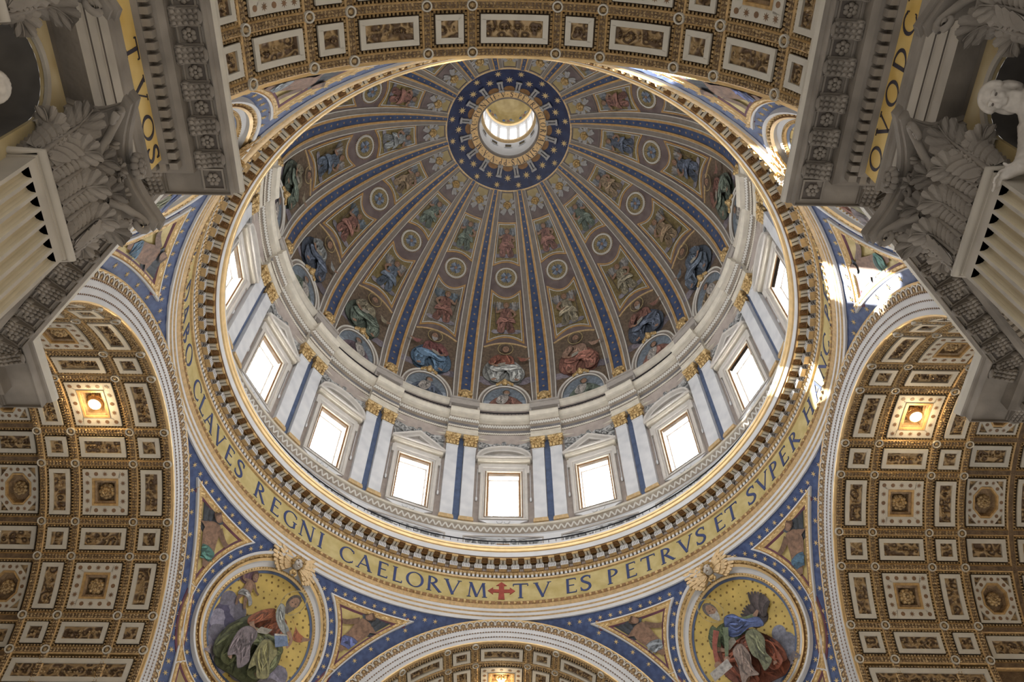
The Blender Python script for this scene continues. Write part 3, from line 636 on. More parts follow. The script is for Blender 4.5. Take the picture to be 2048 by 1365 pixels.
for s in (-1, 1):
    Mb = lambda x, y, z: (x, y, 104.9+(7.8-y)*.45-z)
    box(mb, s*.06 if s > 0 else -.3, .3 if s > 0 else -.06, 4.75, 6.15, 0, .32, Mb)
box(mb, -.38, .38, 6.0, 6.25, 0, .4, lambda x, y, z: (x, y, 104.9+(7.8-y)*.45-z))
box(mb, -.34, .34, 4.85, 5.1, 0, .45, lambda x, y, z: (x, y, 104.9+(7.8-y)*.45-z))
bm_ = mb.mesh('bracket', 'wing_grey')
mb = MB(); patch(mb, lambda x, y, h=0: (x, y, 104.9+(7.8-y)*.45-h), circ(0, 5.0, .75, .55, n=20), .06, .06); shell_ = mb.mesh('scallop', 'brown_gold')
for i in range(16): link_mesh('bracket', bm_, odisc, rotz=rad(11.25+22.5*i)); link_mesh('scallop', shell_, odisc, rotz=rad(22.5*i))
oring = thing('oculus_ring', 'gold ring lettered in dark capitals around the dome opening', 'inscription')
mb = MB(); lathe(mb, [(4.95, 106.3), (4.95, 106.0), (4.85, 105.95), (4.0, 106.4), (3.9, 106.35), (3.77, 106.5), (3.77, 107.0)], n=96, mis=[0, 1, 0, 1, 1, 1]); mb.build('band', ['ring_gold', 'rib_stone'], oring)
TXT = 'S·PETRI·GLORIAE·SIXTVS·PP·V·A·M·D·XC·PONTIF·V·'
def MT(u, v, h=0.0): r = 4.03+v; return pol(180-math.degrees(u/4.3), r, 106.4-(r-4.0)*.53-h)
tot = sum(glyph(c)[0] for c in TXT); pitch = 2*PI*4.3
sp = (pitch-tot*.72*.88)/len(TXT); u = .12
for c in TXT:
    mb = MB(); w = letter(mb, MT, c, u, .04, .72, .03, .03, .88); mb.build('letter' if c != '·' else 'dot', 'letter_dark', oring); u += w+sp
lant = thing('lantern', 'bright windowed lantern with a painted cupola above the dome opening', 'lantern', kind='structure')
mb = MB(); lathe(mb, [(3.77, 107.0), (3.77, 112.1), (3.45, 112.3), (3.4, 112.6), (3.85, 112.7)], n=64, mis=[0, 1, 1, 0]); mb.build('wall', ['marble', 'gold_soft'], lant)
mb = MB(); lathe(mb, [(3.85, 118.6), (3.6, 118.8), (3.5, 119.2), (3.3, 119.4), (3.3, 119.7)]+[(3.3*cos(rad(a)), 119.7+3.0*sin(rad(a))) for a in range(0, 91, 9)], n=64, mis=[0, 0, 1, 1]+[2]*11); mb.build('cupola', ['marble', 'gold', 'dome_gold'], lant)
MLn = lambda u, v, h=0.0: pol(math.degrees(u/3.77), 3.77-h, v)
mbw = MB(); patch(mbw, MLn, [(-.42, 110.2), (.42, 110.2), (.42, 111.3), (-.42, 111.3)], .03, .03); w1 = mbw.mesh('small_window', 'glass_dark')
mbw = MB(); moulding(mbw, MLn, [(-.42, 110.2), (.42, 110.2), (.42, 111.3), (-.42, 111.3)], [(0, 0), (0, .08), (-.12, .08), (-.12, 0)]); w1f = mbw.mesh('small_window_frame', 'marble')
mbw = MB(); patch(mbw, lambda u, v, h=0: pol(math.degrees(u/3.85), 3.85-h, v), [(-.52, 112.7), (.52, 112.7), (.52, 118.6), (-.52, 118.6)], 0); w2 = mbw.mesh('lantern_pane', 'lantern_daylight')
mbw = MB(); box(mbw, -.22, .22, 3.55, 3.95, 112.6, 118.7); w3 = mbw.mesh('lantern_pier', 'marble')
mbw = MB(); MC = lambda x, y, h=0: (x*cos(y/3.3)*1.0, 3.3*cos(y/3.3)*sqrt(max(0, 1-(x/3.4)**2))-h*cos(y/3.3), 119.7+3.0*sin(y/3.3)-h)
for q in range(5): blobs(mbw, (-.7+.35*q, .8+.3*(q % 2), .02), (.24, .34, .03), M=MC, col=[(.10, .16, .32), (.36, .26, .14), (.30, .14, .1), (.2, .24, .28), (.4, .36, .3)][q])
w4 = mbw.mesh('cupola_figures', 'mosaic_picture')
for i in range(12): link_mesh('small_window', w1, lant, rotz=rad(30*i)); link_mesh('small_window_frame', w1f, lant, rotz=rad(30*i))
for i in range(16): link_mesh('lantern_pane', w2, lant, rotz=rad(22.5*i+11.25)); link_mesh('lantern_pier', w3, lant, rotz=rad(22.5*i))
for i in range(8): link_mesh('cupola_figures', w4, lant, rotz=rad(45*i))

# ================================================================ DRUM
RD = 23.4
MW = lambda u, v, h=0.0: pol(math.degrees(u/RD), RD-h, v)
drum = thing('wall_drum', 'tall round drum wall carrying the dome, pierced by big windows', 'wall', kind='structure')
BW = RD*rad(11.25); OW, OB, OT = 1.52, 60.0, 66.1
def drum_bay_wall():
    mb = MB(); patch(mb, MW, [(-BW, 58.2), (BW, 58.2), (BW, 72.0), (-BW, 72.0)], 0, holes=[[(-OW, OB), (OW, OB), (OW, OT), (-OW, OT)]], spacing=1.3)
    return mb.mesh('bay_wall', 'drum_stone')
bw_me = drum_bay_wall()
mb = MB(); box(mb, -.31, .31, 58.6, 71.3, -.02, .06, lambda u, v, h: MW(u, v, h)); blue_me = mb.mesh('blue_strip', 'blue_stone')
# a carved garland strip over each window
mb = MB(); patch(mb, MW, [(-2.75, 68.9), (2.75, 68.9), (2.75, 71.4), (-2.75, 71.4)], .05, spacing=.8); rnd = random.Random(3)
for s in (-1, 1):
    for q in range(9): blobs(mb, (s*(.5+.25*q), 70.6-.09*q+.25*sin(q), .12), (.3, .22, .14), M=MW, nu=6, nv=4)
blobs(mb, (0, 70.75, .2), (.3, .4, .25), M=MW); gar_me = mb.mesh('garland', 'grey_relief')
# entablature over the bays, stepping forward over each pair of pilasters
ENT = [(RD+.15, 71.28), (RD, 71.3), (RD-.18, 71.35), (RD-.18, 71.75), (RD-.26, 71.8), (RD-.26, 72.15), (RD-.42, 72.35), (RD-.2, 72.4), (RD-.2, 73.1), (RD-.34, 73.2), (RD-.62, 73.55), (RD-.62, 73.65), (RD-1.0, 73.75), (RD-1.0, 74.1), (RD-1.22, 74.45), (RD-1.22, 74.6), (RD+.2, 74.62)]
EM = [0, 0, 0, 0, 0, 1, 1, 2, 1, 1, 1, 0, 0, 0, 0, 0]
def entablature(a, off, n):
    mb = MB(); lathe(mb, [(r-off if r < RD+.1 else r, z) for r, z in ENT], -a, a, n, mis=EM); 
    for az in (-a, a): mb.add([pol(az, r-off if r < RD+.1 else r, z) for r, z in ENT]+[pol(az, RD+.2, 71.3)], [tuple(range(len(ENT)+1))], 0)
    return mb
e1 = entablature(7.15, 0, 12).mesh('entablature', ['cream', 'bed_brown', 'frieze_grey'])
e2 = entablature(4.15, .5, 8).mesh('entablature_projection', ['cream', 'bed_brown', 'frieze_grey'])
def zigzag(r, z0, z1, n, a0, a1, w=.07, h=.06, r2=None):
    mb = MB(); r2 = r if r2 is None else r2
    for i in range(n):
        A = a0+(a1-a0)*i/n; B = a0+(a1-a0)*(i+.5)/n; C_ = a0+(a1-a0)*(i+1)/n
        for (p, q) in (((A, z0, r), (B, z1, r2)), ((B, z1, r2), (C_, z0, r))):
            wa = math.degrees(w/r)
            mb.add([pol(p[0]-wa, p[2]-h, p[1]), pol(p[0]+wa, p[2]-h, p[1]), pol(q[0]+wa, q[2]-h, q[1]), pol(q[0]-wa, q[2]-h, q[1])], [(0, 1, 2, 3)])
    return mb
z1m = zigzag(RD-.36, 73.22, 73.5, 20, -7.1, 7.1, r2=RD-.58).mesh('leaf_moulding', 'rib_white'); z2m = zigzag(RD-.86, 73.22, 73.5, 12, -4.1, 4.1, r2=RD-1.08).mesh('leaf_moulding', 'rib_white')
z3m = zigzag(RD-.3, 72.15, 72.33, 24, -7.1, 7.1, r2=RD-.42).mesh('bead_moulding', 'cream'); z4m = zigzag(RD-.8, 72.15, 72.33, 14, -4.1, 4.1, r2=RD-.92).mesh('bead_moulding', 'cream')
for i in range(16):
    a = -rad(22.5*i); b = -rad(22.5*i+11.25)
    link_mesh('bay_wall', bw_me, drum, rotz=a); link_mesh('garland', gar_me, drum, rotz=a); link_mesh('blue_strip', blue_me, drum, rotz=b)
    o = link_mesh('entablature', e1, drum, rotz=a); p = link_mesh('entablature_projection', e2, drum, rotz=b)
    for me, par in ((z1m, o), (z3m, o), (z2m, p), (z4m, p)):
        q = link_mesh(me.name.split('.')[0], me, par); q['kind'] = 'stuff'
# attic between the cornice and the dome foot
mb = MB(); lathe(mb, [(RD+.1, 74.55), (RD-.05, 74.6), (RD-.05, 76.9), (RD-.2, 77.0), (RD-.45, 77.35), (RD-.5, 77.7), (RD-.3, 77.75), (RD-.3, 77.95), (RD, 78.05)], n=192, mis=[0, 0, 1, 1, 1, 1, 1, 1]); mb.build('attic_band', ['attic', 'cream'], drum)
mb = MB()
for s in (-1, 1): box(mb, s*1.62-.1, s*1.62+.1, 74.6, 77.7, .1, .42, MW)
box(mb, -1.72, 1.72, 76.9, 77.75, .12, .5, MW); box(mb, -1.72, 1.72, 77.75, 78.05, .12, .62, MW); ped_me = mb.mesh('rib_pedestal', 'stone')
for i in range(16): link_mesh('rib_pedestal', ped_me, drum, rotz=-rad(22.5*i+11.25))
# base of the drum behind the gallery
mb = MB(); lathe(mb, [(RD, 58.6), (RD-.42, 58.55), (RD-.45, 58.25), (RD-.3, 58.15), (RD-.55, 57.9), (RD-.32, 57.3), (RD-.22, 57.2), (RD-.22, 53.4)], n=192, mis=[1, 0, 0, 2, 2, 1, 1]); mb.build('drum_base', ['cream', 'marble', 'bed_brown'], drum)
q = zigzag(RD-.5, 57.88, 57.4, 240, 0, 360, w=.08, r2=RD-.32).build('leaf_moulding', 'rib_white', drum, 'stuff')
MB_ = lambda u, v, h=0.0: pol(math.degrees(u/(RD-.22)), RD-.22-h, v)
mb = MB(); moulding(mb, MB_, [(-3.6, 54.0), (3.6, 54.0), (3.6, 56.7), (-3.6, 56.7)], [(0, 0), (0, .06), (-.14, .06), (-.14, 0)]); pm1 = mb.mesh('panel_frame', 'stone')
mb = MB(); patch(mb, MB_, [(-3.4, 54.2), (3.4, 54.2), (3.4, 56.5), (-3.4, 56.5)], .02, spacing=1.0)
for q in range(8): blobs(mb, (-2.6+.75*q, 55.2+.25*sin(q*2), .05), (.35, .3, .1), M=MB_, nu=6, nv=4)
pm2 = mb.mesh('panel_relief', 'grey_relief')
mb = MB(); patch(mb, MB_, circ(0, 55.9, .62, .7, n=18), .1, .1); pm3 = mb.mesh('portrait', 'brown_gold')
mb = MB(); moulding(mb, MB_, circ(0, 55.9, .62, .7, n=18), [(0, 0), (0, .16), (-.16, .16), (-.18, 0)])
for s in (-1, 1): blobs(mb, (s*.9, 56.3, .1), (.3, .2, .1), M=MB_); blobs(mb, (s*.75, 55.3, .1), (.2, .3, .1), M=MB_)
pm4 = mb.mesh('cartouche', 'marble')
for i in range(16):
    a = -rad(22.5*i); f = link_mesh('panel_frame', pm1, drum, rotz=a); link_mesh('panel_relief', pm2, f); link_mesh('portrait', pm3, f); link_mesh('cartouche', pm4, f)

# ---------------------------------------------------------------- windows
def window_meshes(kind):
    R = {}
    mb = MB(); q = [(-OW, OB), (OW, OB), (OW, OT), (-OW, OT)]
    for i in range(4):
        a, b = q[i], q[(i+1) % 4]; mb.add([MW(*a, 0), MW(*b, 0), MW(*b, -1.1), MW(*a, -1.1)], [(0, 1, 2, 3)])
    R['reveal'] = mb.mesh('reveal', 'stone')
    mb = MB(); patch(mb, MW, q, -1.05); R['pane'] = mb.mesh('pane', 'window_daylight')
    mb = MB(); moulding(mb, MW, [(-OW, OB), (OW, OB), (OW, OT), (-OW, OT)], [(.12, -1.0), (.12, -.85), (0, -.85), (-.0, -1.0)])
    R['sash_frame'] = mb.mesh('sash_frame', 'stone')
    mb = MB()
    for k in range(1, 5): x = -OW+2*OW*k/5; box(mb, x-.025, x+.025, OB, OT, -1.0, -.95, MW)
    for k in range(1, 8): y = OB+(OT-OB)*k/8; box(mb, -OW, OW, y-.02, y+.02, -1.0, -.96, MW)
    R['mullion_grid'] = mb.mesh('mullion_grid', 'marble')
    mb = MB(); E = [(-OW, OB), (OW, OB), (OW, OT), (-OW, OT)]
    moulding(mb, MW, E, [(0, -.3), (0, .0), (-.16, .04), (-.2, .12), (-.28, .16), (-.3, .06), (-.36, .06), (-.38, .12), (-.56, .14), (-.6, .26), (-.7, .3), (-.86, .3), (-.86, 0)], mis=[2, 3, 1, 1, 0, 3, 0, 0, 0, 0, 0, 0])
    for s in (-1, 1): box(mb, min(s*2.3, s*2.62), max(s*2.3, s*2.62), 65.9, 67.05, 0, .3, MW)
    R['architrave'] = mb.mesh('architrave', ['window_stone', 'cream', 'stone', 'brown_gold'])
    mb = MB(); box(mb, -2.45, 2.45, 67.0, 67.35, 0, .22, MW); box(mb, -2.75, 2.75, 67.35, 67.75, 0, .55, MW, mi=1); box(mb, -2.95, 2.95, 67.75, 67.95, 0, .8, MW)
    R['cornice'] = mb.mesh('cornice', ['window_stone', 'cream'])
    mb = MB()
    if kind == 0:
        arc = [(2.9*cos(PI*(1-i/20)), 67.95+1.85*sin(PI*i/20)) for i in range(21)]; inner = [(2.45*cos(PI*(1-i/20)), 67.97+1.4*sin(PI*i/20)) for i in range(21)]
    else:
        arc = [(-2.95, 67.95), (0, 70.0), (2.95, 67.95)]; inner = [(-2.2, 67.97), (0, 69.45), (2.2, 67.97)]
    patch(mb, MW, inner[::-1], .12, mi=1)
    moulding(mb, MW, arc, [(0, 0), (0, .8), (-.18, .75), (-.3, .5), (-.46, .45), (-.46, .1)], closed=False)
    R['pediment'] = mb.mesh('pediment', ['window_stone', 'stone'])
    mb = MB(); P = crom([(-2.35, 59.12), (-1.9, 58.95), (-1.2, 58.62), (-.6, 58.7), (0, 58.5), (.6, 58.7), (1.2, 58.62), (1.9, 58.95), (2.35, 59.12)], 4, False)+[(2.35, 59.3), (-2.35, 59.3)]
    patch(mb, MW, P, .22, .2); tube(mb, [(0, 58.95, .25)], .1)
    for s in (-1, 1): tube(mb, [MW(s*(.35+.28*cos(t/8*2*PI)), 58.98+.2*sin(t/8*2*PI), .25) for t in range(8)], .06, 5, closed=True)
    R['sill_apron'] = mb.mesh('sill_apron', 'marble')
    mb = MB()
    for s in (-1, 1): 
        box(mb, s*2.68-.03, s*2.68+.03, 62.4, 66.6, .05, .09, MW); blobs(mb, (s*2.68, 62.1, .12), (.12, .35, .1), M=MW)
    R['tassel_cords'] = mb.mesh('tassel_cords', 'marble')
    return R
WM = [window_meshes(0), window_meshes(1)]
for i, k in enumerate(BAYS):
    pd = 'arched' if k % 2 == 0 else 'triangular'
    if k == 0: pos = 'at the middle of the far side'
    elif k == 8: pos = 'directly opposite the middle one'
    else: pos = '%s to the %s of the middle one' % (ordinal(k), 'right' if k > 0 else 'left')
    t = thing('window_%d' % (i+1), 'bright drum window under %s pediment, %s' % ('an arched' if pd == 'arched' else 'a triangular', pos), 'window', 'drum windows', 'structure', rotz=-rad(22.5*k))
    for nm, me in WM[k % 2].items(): link_mesh(nm, me, t)

# ---------------------------------------------------------------- drum pilasters
mb = MB(); box(mb, -.62, .62, 59.1, 69.55, 0, .42, MW); box(mb, -.66, .66, 69.4, 69.55, 0, .47, MW); psh = mb.mesh('shaft', 'marble_veined')
mb = MB(); box(mb, -.74, .74, 58.55, 58.8, 0, .58, MW); box(mb, -.7, .7, 58.8, 59.0, 0, .54, MW); box(mb, -.66, .66, 59.0, 59.14, 0, .47, MW); pba = mb.mesh('base', 'gold_soft')
mb = MB(); M = lambda x, y, z: MW(x, y, z)
for (y0, y1, w0, w1, d0, d1) in ((69.55, 70.9, .56, .66, .38, .48), (70.9, 71.1, .78, .84, .6, .68), (71.1, 71.3, .84, .84, .68, .68)):
    P = [(-w0, y0, 0), (w0, y0, 0), (w0, y0, d0), (-w0, y0, d0), (-w1, y1, 0), (w1, y1, 0), (w1, y1, d1), (-w1, y1, d1)]
    mb.add([MW(*p) for p in P], [(0, 1, 5, 4), (1, 2, 6, 5), (2, 3, 7, 6), (3, 0, 4, 7), (4, 5, 6, 7), (0, 3, 2, 1)])
for row, (y, n, s) in enumerate(((69.95, 4, 1.0), (70.4, 3, 1.1))):
    for q in range(n): blobs(mb, (-.54+1.08*(q+.0)/(n-1), y, .46), (.2*s, .36, .12), M=M, nu=6, nv=4); blobs(mb, (-.54+1.08*q/(n-1), y+.3, .56), (.16*s, .12, .14), M=M, nu=6, nv=4)
for s in (-1, 1): blobs(mb, (s*.66, 70.82, .55), (.17, .2, .17), M=M, nu=7, nv=4); blobs(mb, (s*.62, 70.3, .2), (.14, .5, .2), M=M, nu=6, nv=4)
blobs(mb, (0, 71.05, .7), (.15, .15, .1), M=M, nu=6, nv=4); pca = mb.mesh('capital', 'gold_leafy')
def pair_words(j):
    # pair j stands clockwise after bay j-? ; centre at 11.25+22.5*j
    az = 11.25+22.5*j
    side = 'right' if az < 180 else 'left'; n = int((az if az < 180 else 360-az)//22.5)+1
    return side, n
for j in range(16):
    side, n = pair_words(j)
    for s in (-1, 1):
        near = 'inner' if (s < 0) == (side == 'right') else 'outer'
        t = thing('drum_pilaster', 'white pilaster with gilded capital, %s one of the %s pair %s of the middle window' % (near, ordinal(n), side), 'pilaster', 'paired pilasters between the drum windows', rotz=-(rad(11.25+22.5*j)+s*.97/RD))
        for nm, me in (('shaft', psh), ('base', pba), ('capital', pca)): link_mesh(nm, me, t)

# ---------------------------------------------------------------- railings
def railing(name, r, z0, z1, n, label, rails=2):
    t = thing(name, label, 'railing'); mb = MB()
    for q in range(rails): z = z1-(z1-z0)*q*.55; lathe(mb, [(r-.04, z-.04), (r+.04, z-.04), (r+.04, z+.04), (r-.04, z+.04), (r-.04, z-.04)], n=128)
    mb.build('rails', 'iron', t); mb = MB()
    for q in range(n): az = 360*q/n; c = pol(az, r, 0); box(mb, c[0]-.025, c[0]+.025, c[1]-.025, c[1]+.025, z0, z1)
    mb.build('balusters', 'iron', t, 'stuff'); return t
railing('gallery_railing', 21.3, 53.35, 54.5, 200, 'thin iron railing along the ledge above the lettered ring')
railing('attic_railing', 22.75, 74.6, 75.7, 360, 'thin iron railing above the drum cornice at the dome foot', 3)

# ================================================================ RING ENTABLATURE under the drum
ring = thing('trim_1', 'gilded ring cornice with lettered gold frieze between arches and drum', 'cornice', kind='structure')
mb = MB(); RP = [(22.6, 46.74), (22.38, 46.72), (22.36, 47.02), (22.30, 47.07), (22.26, 47.1), (22.26, 47.37), (22.2, 47.42), (22.16, 47.46), (22.16, 47.73), (22.1, 47.8)]
lathe(mb, RP, n=256, mis=[0, 0, 1, 1, 0, 1, 1, 0, 1]); mb.build('architrave', ['marble', 'gold_soft'], ring)
mb = MB(); lathe(mb, [(22.12, 47.8), (21.98, 48.0), (21.98, 48.35), (22.06, 48.45), (22.1, 48.5)], n=256, mis=[0, 1, 0, 1]); mb.build('egg_moulding_bed', ['gold_soft', 'brown_gold'], ring)
mb = MB()
for i in range(264): az = 360*i/264; c = pol(az, 21.97, 48.17); blobs(mb, c, (.15, .15, .17), nu=6, nv=4)
mb.build('eggs', 'gold_leafy', ring, 'stuff')
mb = MB(); lathe(mb, [(22.1, 48.5), (22.3, 50.82)], n=256); frieze = mb.build('frieze', 'gold_frieze', ring)
mb = MB(); lathe(mb, [(22.3, 50.82), (22.14, 50.85), (22.12, 51.0), (22.24, 51.02), (22.24, 51.3), (22.1, 51.32), (21.98, 51.5), (21.98, 51.55), (22.02, 51.6), (22.02, 52.28), (20.96, 52.3)], n=256, mis=[0, 0, 0, 1, 0, 0, 2, 2, 2, 2]); mb.build('bed_moulding', ['gold_soft', 'travertine_dark', 'brown_gold'], ring)
mb = MB(); lathe(mb, [(20.96, 52.3), (20.92, 52.32), (20.84, 52.72), (20.86, 52.76)], n=256); mb.build('corona', 'marble', ring)
mb = MB(); lathe(mb, [(20.88, 52.76), (20.74, 52.8), (20.68, 53.0), (20.62, 53.08), (20.58, 53.2), (20.57, 53.35)], n=256, mis=[0, 0, 0, 0, 1]); lathe(mb, [(20.57, 53.35), (20.62, 53.42), (21.2, 53.42), (23.3, 53.42)], n=256, mi=1); mb.build('gilt_nosing', ['gold', 'marble'], ring)
mb = MB()
for i in range(384): az = 360*i/384; box(mb, -.095, .095, 0, .14, 51.02, 51.29, lambda x, y, z: pol(az+math.degrees(x/22.1), 22.08+y, z))
mb.build('dentils', 'marble', ring, 'stuff')
mb = MB()
for i in range(384): az = 360*(i+.5)/384; blobs(mb, pol(az, 22.02, 51.41), (.1, .1, .09), nu=5, nv=3)
mb.build('small_eggs', 'gold_leafy', ring, 'stuff')
PZ = lambda x, y, z: pol(math.degrees(x/21.7), y, z)      # local block coordinates: x along, y radius, z up
mb = MB(); box(mb, -.33, .33, 21.6, 22.04, 51.56, 52.0, PZ, mis=[1, 0, 0, 0, 0, 0])
for q in range(4): x = -.21+.14*q; box(mb, x-.022, x+.022, 21.59, 21.66, 51.62, 51.9, PZ, mi=2)
for s in (-1, 1):
    for q in range(2): y = 21.76+.15*q; box(mb, s*.335-.01, s*.335+.01, y-.035, y+.035, 51.6, 51.93, PZ, mi=2)
box(mb, -.3, .3, 21.6, 22.04, 52.0, 52.08, PZ); blk = mb.mesh('fluted_block', ['marble', 'gold_soft', 'travertine_dark'])
mb = MB()
for s in (-1, 1): box(mb, min(s*.04, s*.24), max(s*.04, s*.24), 21.12, 21.66, 52.08, 52.3, PZ)
box(mb, -.27, .27, 21.03, 21.14, 52.1, 52.3, PZ, mi=1); brk = mb.mesh('modillion', ['cream', 'gold'])
mb = MB(); box(mb, -.29, .29, 22.0, 22.04, 51.58, 52.0, PZ, mi=1)
for q in range(5): x = -.2+.1*q; box(mb, x-.02, x+.02, 21.97, 22.02, 51.62, 51.86, PZ, mi=0)
box(mb, -.25, .25, 21.78, 22.0, 51.95, 52.1, PZ, mi=2); rec = mb.mesh('fluted_recess', ['marble', 'brown_gold', 'stone'])
mb = MB(); MR = lambda x, y, z: PZ(x, 21.35+y, 52.29-z)
moulding(mb, MR, [(-.27, -.27), (.27, -.27), (.27, .27), (-.27, .27)], [(0, 0), (0, .06), (-.05, .06), (-.05, 0)], mi=1)
for q in range(6): a = PI/3*q; blobs(mb, (.12*cos(a), .12*sin(a), .03), (.09, .09, .05), M=MR, nu=5, nv=3)
blobs(mb, (0, 0, .06), (.07, .07, .06), M=MR, nu=5, nv=3); ros = mb.mesh('soffit_rosette', ['brown_gold', 'rib_gold'])
for i in range(128):
    a = -rad(360*i/128); b = -rad(360*(i+.5)/128)
    link_mesh('fluted_block', blk, ring, rotz=a); link_mesh('modillion', brk, ring, rotz=a); link_mesh('fluted_recess', rec, ring, rotz=b); link_mesh('soffit_rosette', ros, ring, rotz=b)
# the inscription, one object a letter
MF = lambda u, v, h=0.0: pol(math.degrees(u/22.2), 22.1+.2*v/2.32-h, 48.5+v)
def write(word, u0, size, th=.04, v=.3, sp=.25, wid=1.0):
    u = u0
    for c in word:
        if c == ' ': u += .62*size; continue
        mb = MB(); w = letter(mb, MF, c, u, v, size, .04, th, wid); mb.build('letter', 'letter_blue', ring); u += w+sp
    return u
def width(word, size, sp=.25, wid=1.0): return sum(.62*size if c == ' ' else glyph(c)[0]*size*wid+sp for c in word)
mb = MB(); cr = [(-.2, -.78), (.2, -.78), (.16, -.14), (.52, -.14), (.52, -.34), (.85, 0), (.52, .34), (.52, .14), (.16, .14), (.16, .5), (.34, .5), (0, .85), (-.34, .5), (-.16, .5), (-.16, .14), (-.52, .14), (-.52, .34), (-.85, 0), (-.52, -.34), (-.52, -.14), (-.16, -.14)]
cr = [(x*1.35, y*1.0) for x, y in cr]
patch(mb, MF, [(x-.1, 1.12+y*1.25) for x, y in cr], .06, .06); mb.build('red_cross', 'red_cross', ring)['label'] = 'red cross with pointed arms'
SEEN = [('M', -5.6), ('T', 3.9), ('V', 8.7), ('E', 14.9), ('S', 18.2), ('P', 24.3), ('E', 28.4), ('T', 32.5), ('R', 37.0), ('V', 41.6), ('S', 45.4), ('E', 50.4), ('T', 53.9), ('S', 59.6), ('V', 63.4), ('P', 67.1), ('E', 70.7), ('R', 75.0), ('H', 81.9), ('A', 87.1), ('N', 91.9), ('C', 96.3),
        ('V', -10.9), ('R', -15.0), ('O', -19.2), ('L', -23.2), ('E', -26.6), ('A', -30.8), ('C', -35.2), ('I', -41.5), ('N', -45.1), ('G', -49.6), ('E', -53.8), ('R', -58.3), ('S', -65.2), ('E', -68.9), ('V', -73.1), ('A', -77.4), ('L', -81.0), ('C', -84.8), ('O', -92.1), ('B', -96.6), ('A', -100.9)]
REST = 'PETRAM AEDIFICABO ECCLESIAM MEAM ET TIBI D'
SEEN += [(c, 103.0+152.0*i/(len(REST)-1)) for i, c in enumerate(REST) if c != ' ']
for c, az in SEEN:
    w = glyph(c)[0]*1.7; mb = MB(); letter(mb, MF, c, rad(az)*22.2-w*.5, .3, 1.7, .04, .04); mb.build('letter', 'letter_blue', ring)

# ================================================================ ARCHES AND COFFERED VAULTS (one design, four arms)
VR = RA
def MVr(R):
    def f(u, v, h=0.0): t = v/R; return ((R-h)*sin(t), u, ZS+(R-h)*cos(t))
    return f
MV = MVr(VR); ANG = lambda d: rad(d)*VR
ARM = {'far': (0.0, 'far'), 'left': (PI/2, 'left'), 'right': (-PI/2, 'right'), 'near': (PI, 'near')}
LOOK = {'far': 'apse beyond the dome', 'left': 'left transept', 'right': 'right transept', 'near': 'nave before the dome'}
ROWS = [-75.6, -65.6, -48.4, -38.1, -20.2, -9.75, 9.75, 20.2, 38.1, 48.4, 65.6, 75.6]
COLS = [22.72, 25.0, 28.87, 31.12]
GM = {}
def lumps(mb, M, u0, v0, u1, v1, step, s, rnd, hh=.1):
    l = hyp(u1-u0, v1-v0); n = max(1, int(l/step))
    for i in range(n):
        t = (i+.5)/n
        for k in (-1, 1):
            px, py = -(v1-v0)/l, (u1-u0)/l; off = k*s*.75*rnd.uniform(.6, 1.1)
            c = (u0+(u1-u0)*t+px*off, v0+(v1-v0)*t+py*off); q = s*rnd.uniform(.7, 1.15); a = rnd.uniform(0, PI)
            P = [(c[0]+q*cos(a+j*PI/2)*(1 if j % 2 else .6), c[1]+q*sin(a+j*PI/2)*(1 if j % 2 else .6)) for j in range(4)]
            mb.add([M(x, y, .02) for x, y in P]+[M(c[0], c[1], hh*rnd.uniform(.8, 1.4))], [(j, (j+1) % 4, 4) for j in range(4)])
def rect(u0, u1, v0, v1): return [(u0, v0), (u1, v0), (u1, v1), (u0, v1)]
def rectn(u0, u1, v0, v1, n=6):
    P = []
    for i in range(n): P.append((u0+(u1-u0)*i/n, v0))
    for i in range(n): P.append((u1, v0+(v1-v0)*i/n))
    for i in range(n): P.append((u1-(u1-u0)*i/n, v1))
    for i in range(n): P.append((u0, v1-(v1-v0)*i/n))
    return P
def eggs_row(mb, M, path, step, s, h):
    n = len(path)
    for i in range(n):
        a, b = path[i], path[(i+1) % n]; l = hyp(b[0]-a[0], b[1]-a[1]); m = max(1, int(l/step))
        for k in range(m):
            t = (k+.5)/m; x, y = a[0]+(b[0]-a[0])*t, a[1]+(b[1]-a[1])*t
            mb.add([M(x-s, y-s*.8, 0), M(x+s, y-s*.8, 0), M(x+s, y+s*.8, 0), M(x-s, y+s*.8, 0), M(x, y, h)], [(0, 1, 4), (1, 2, 4), (2, 3, 4), (3, 0, 4)])
def rosette(mb, M, u, v, r, h, n=8, mi=0):
    for ring_, (q, s, hh) in enumerate(((1.0, .40, .5), (.55, .32, .8))):
        for i in range(n):
            a = 2*PI*(i+.5*ring_)/n; blobs(mb, (u+r*.62*q*cos(a), v+r*.62*q*sin(a), h*hh*.6), (r*s*.8, r*s*.8, h*.45), M=M, nu=6, nv=4, mi=mi)
    blobs(mb, (u, v, h*.7), (r*.2, r*.2, h*.5), M=M, nu=6, nv=4, mi=mi)
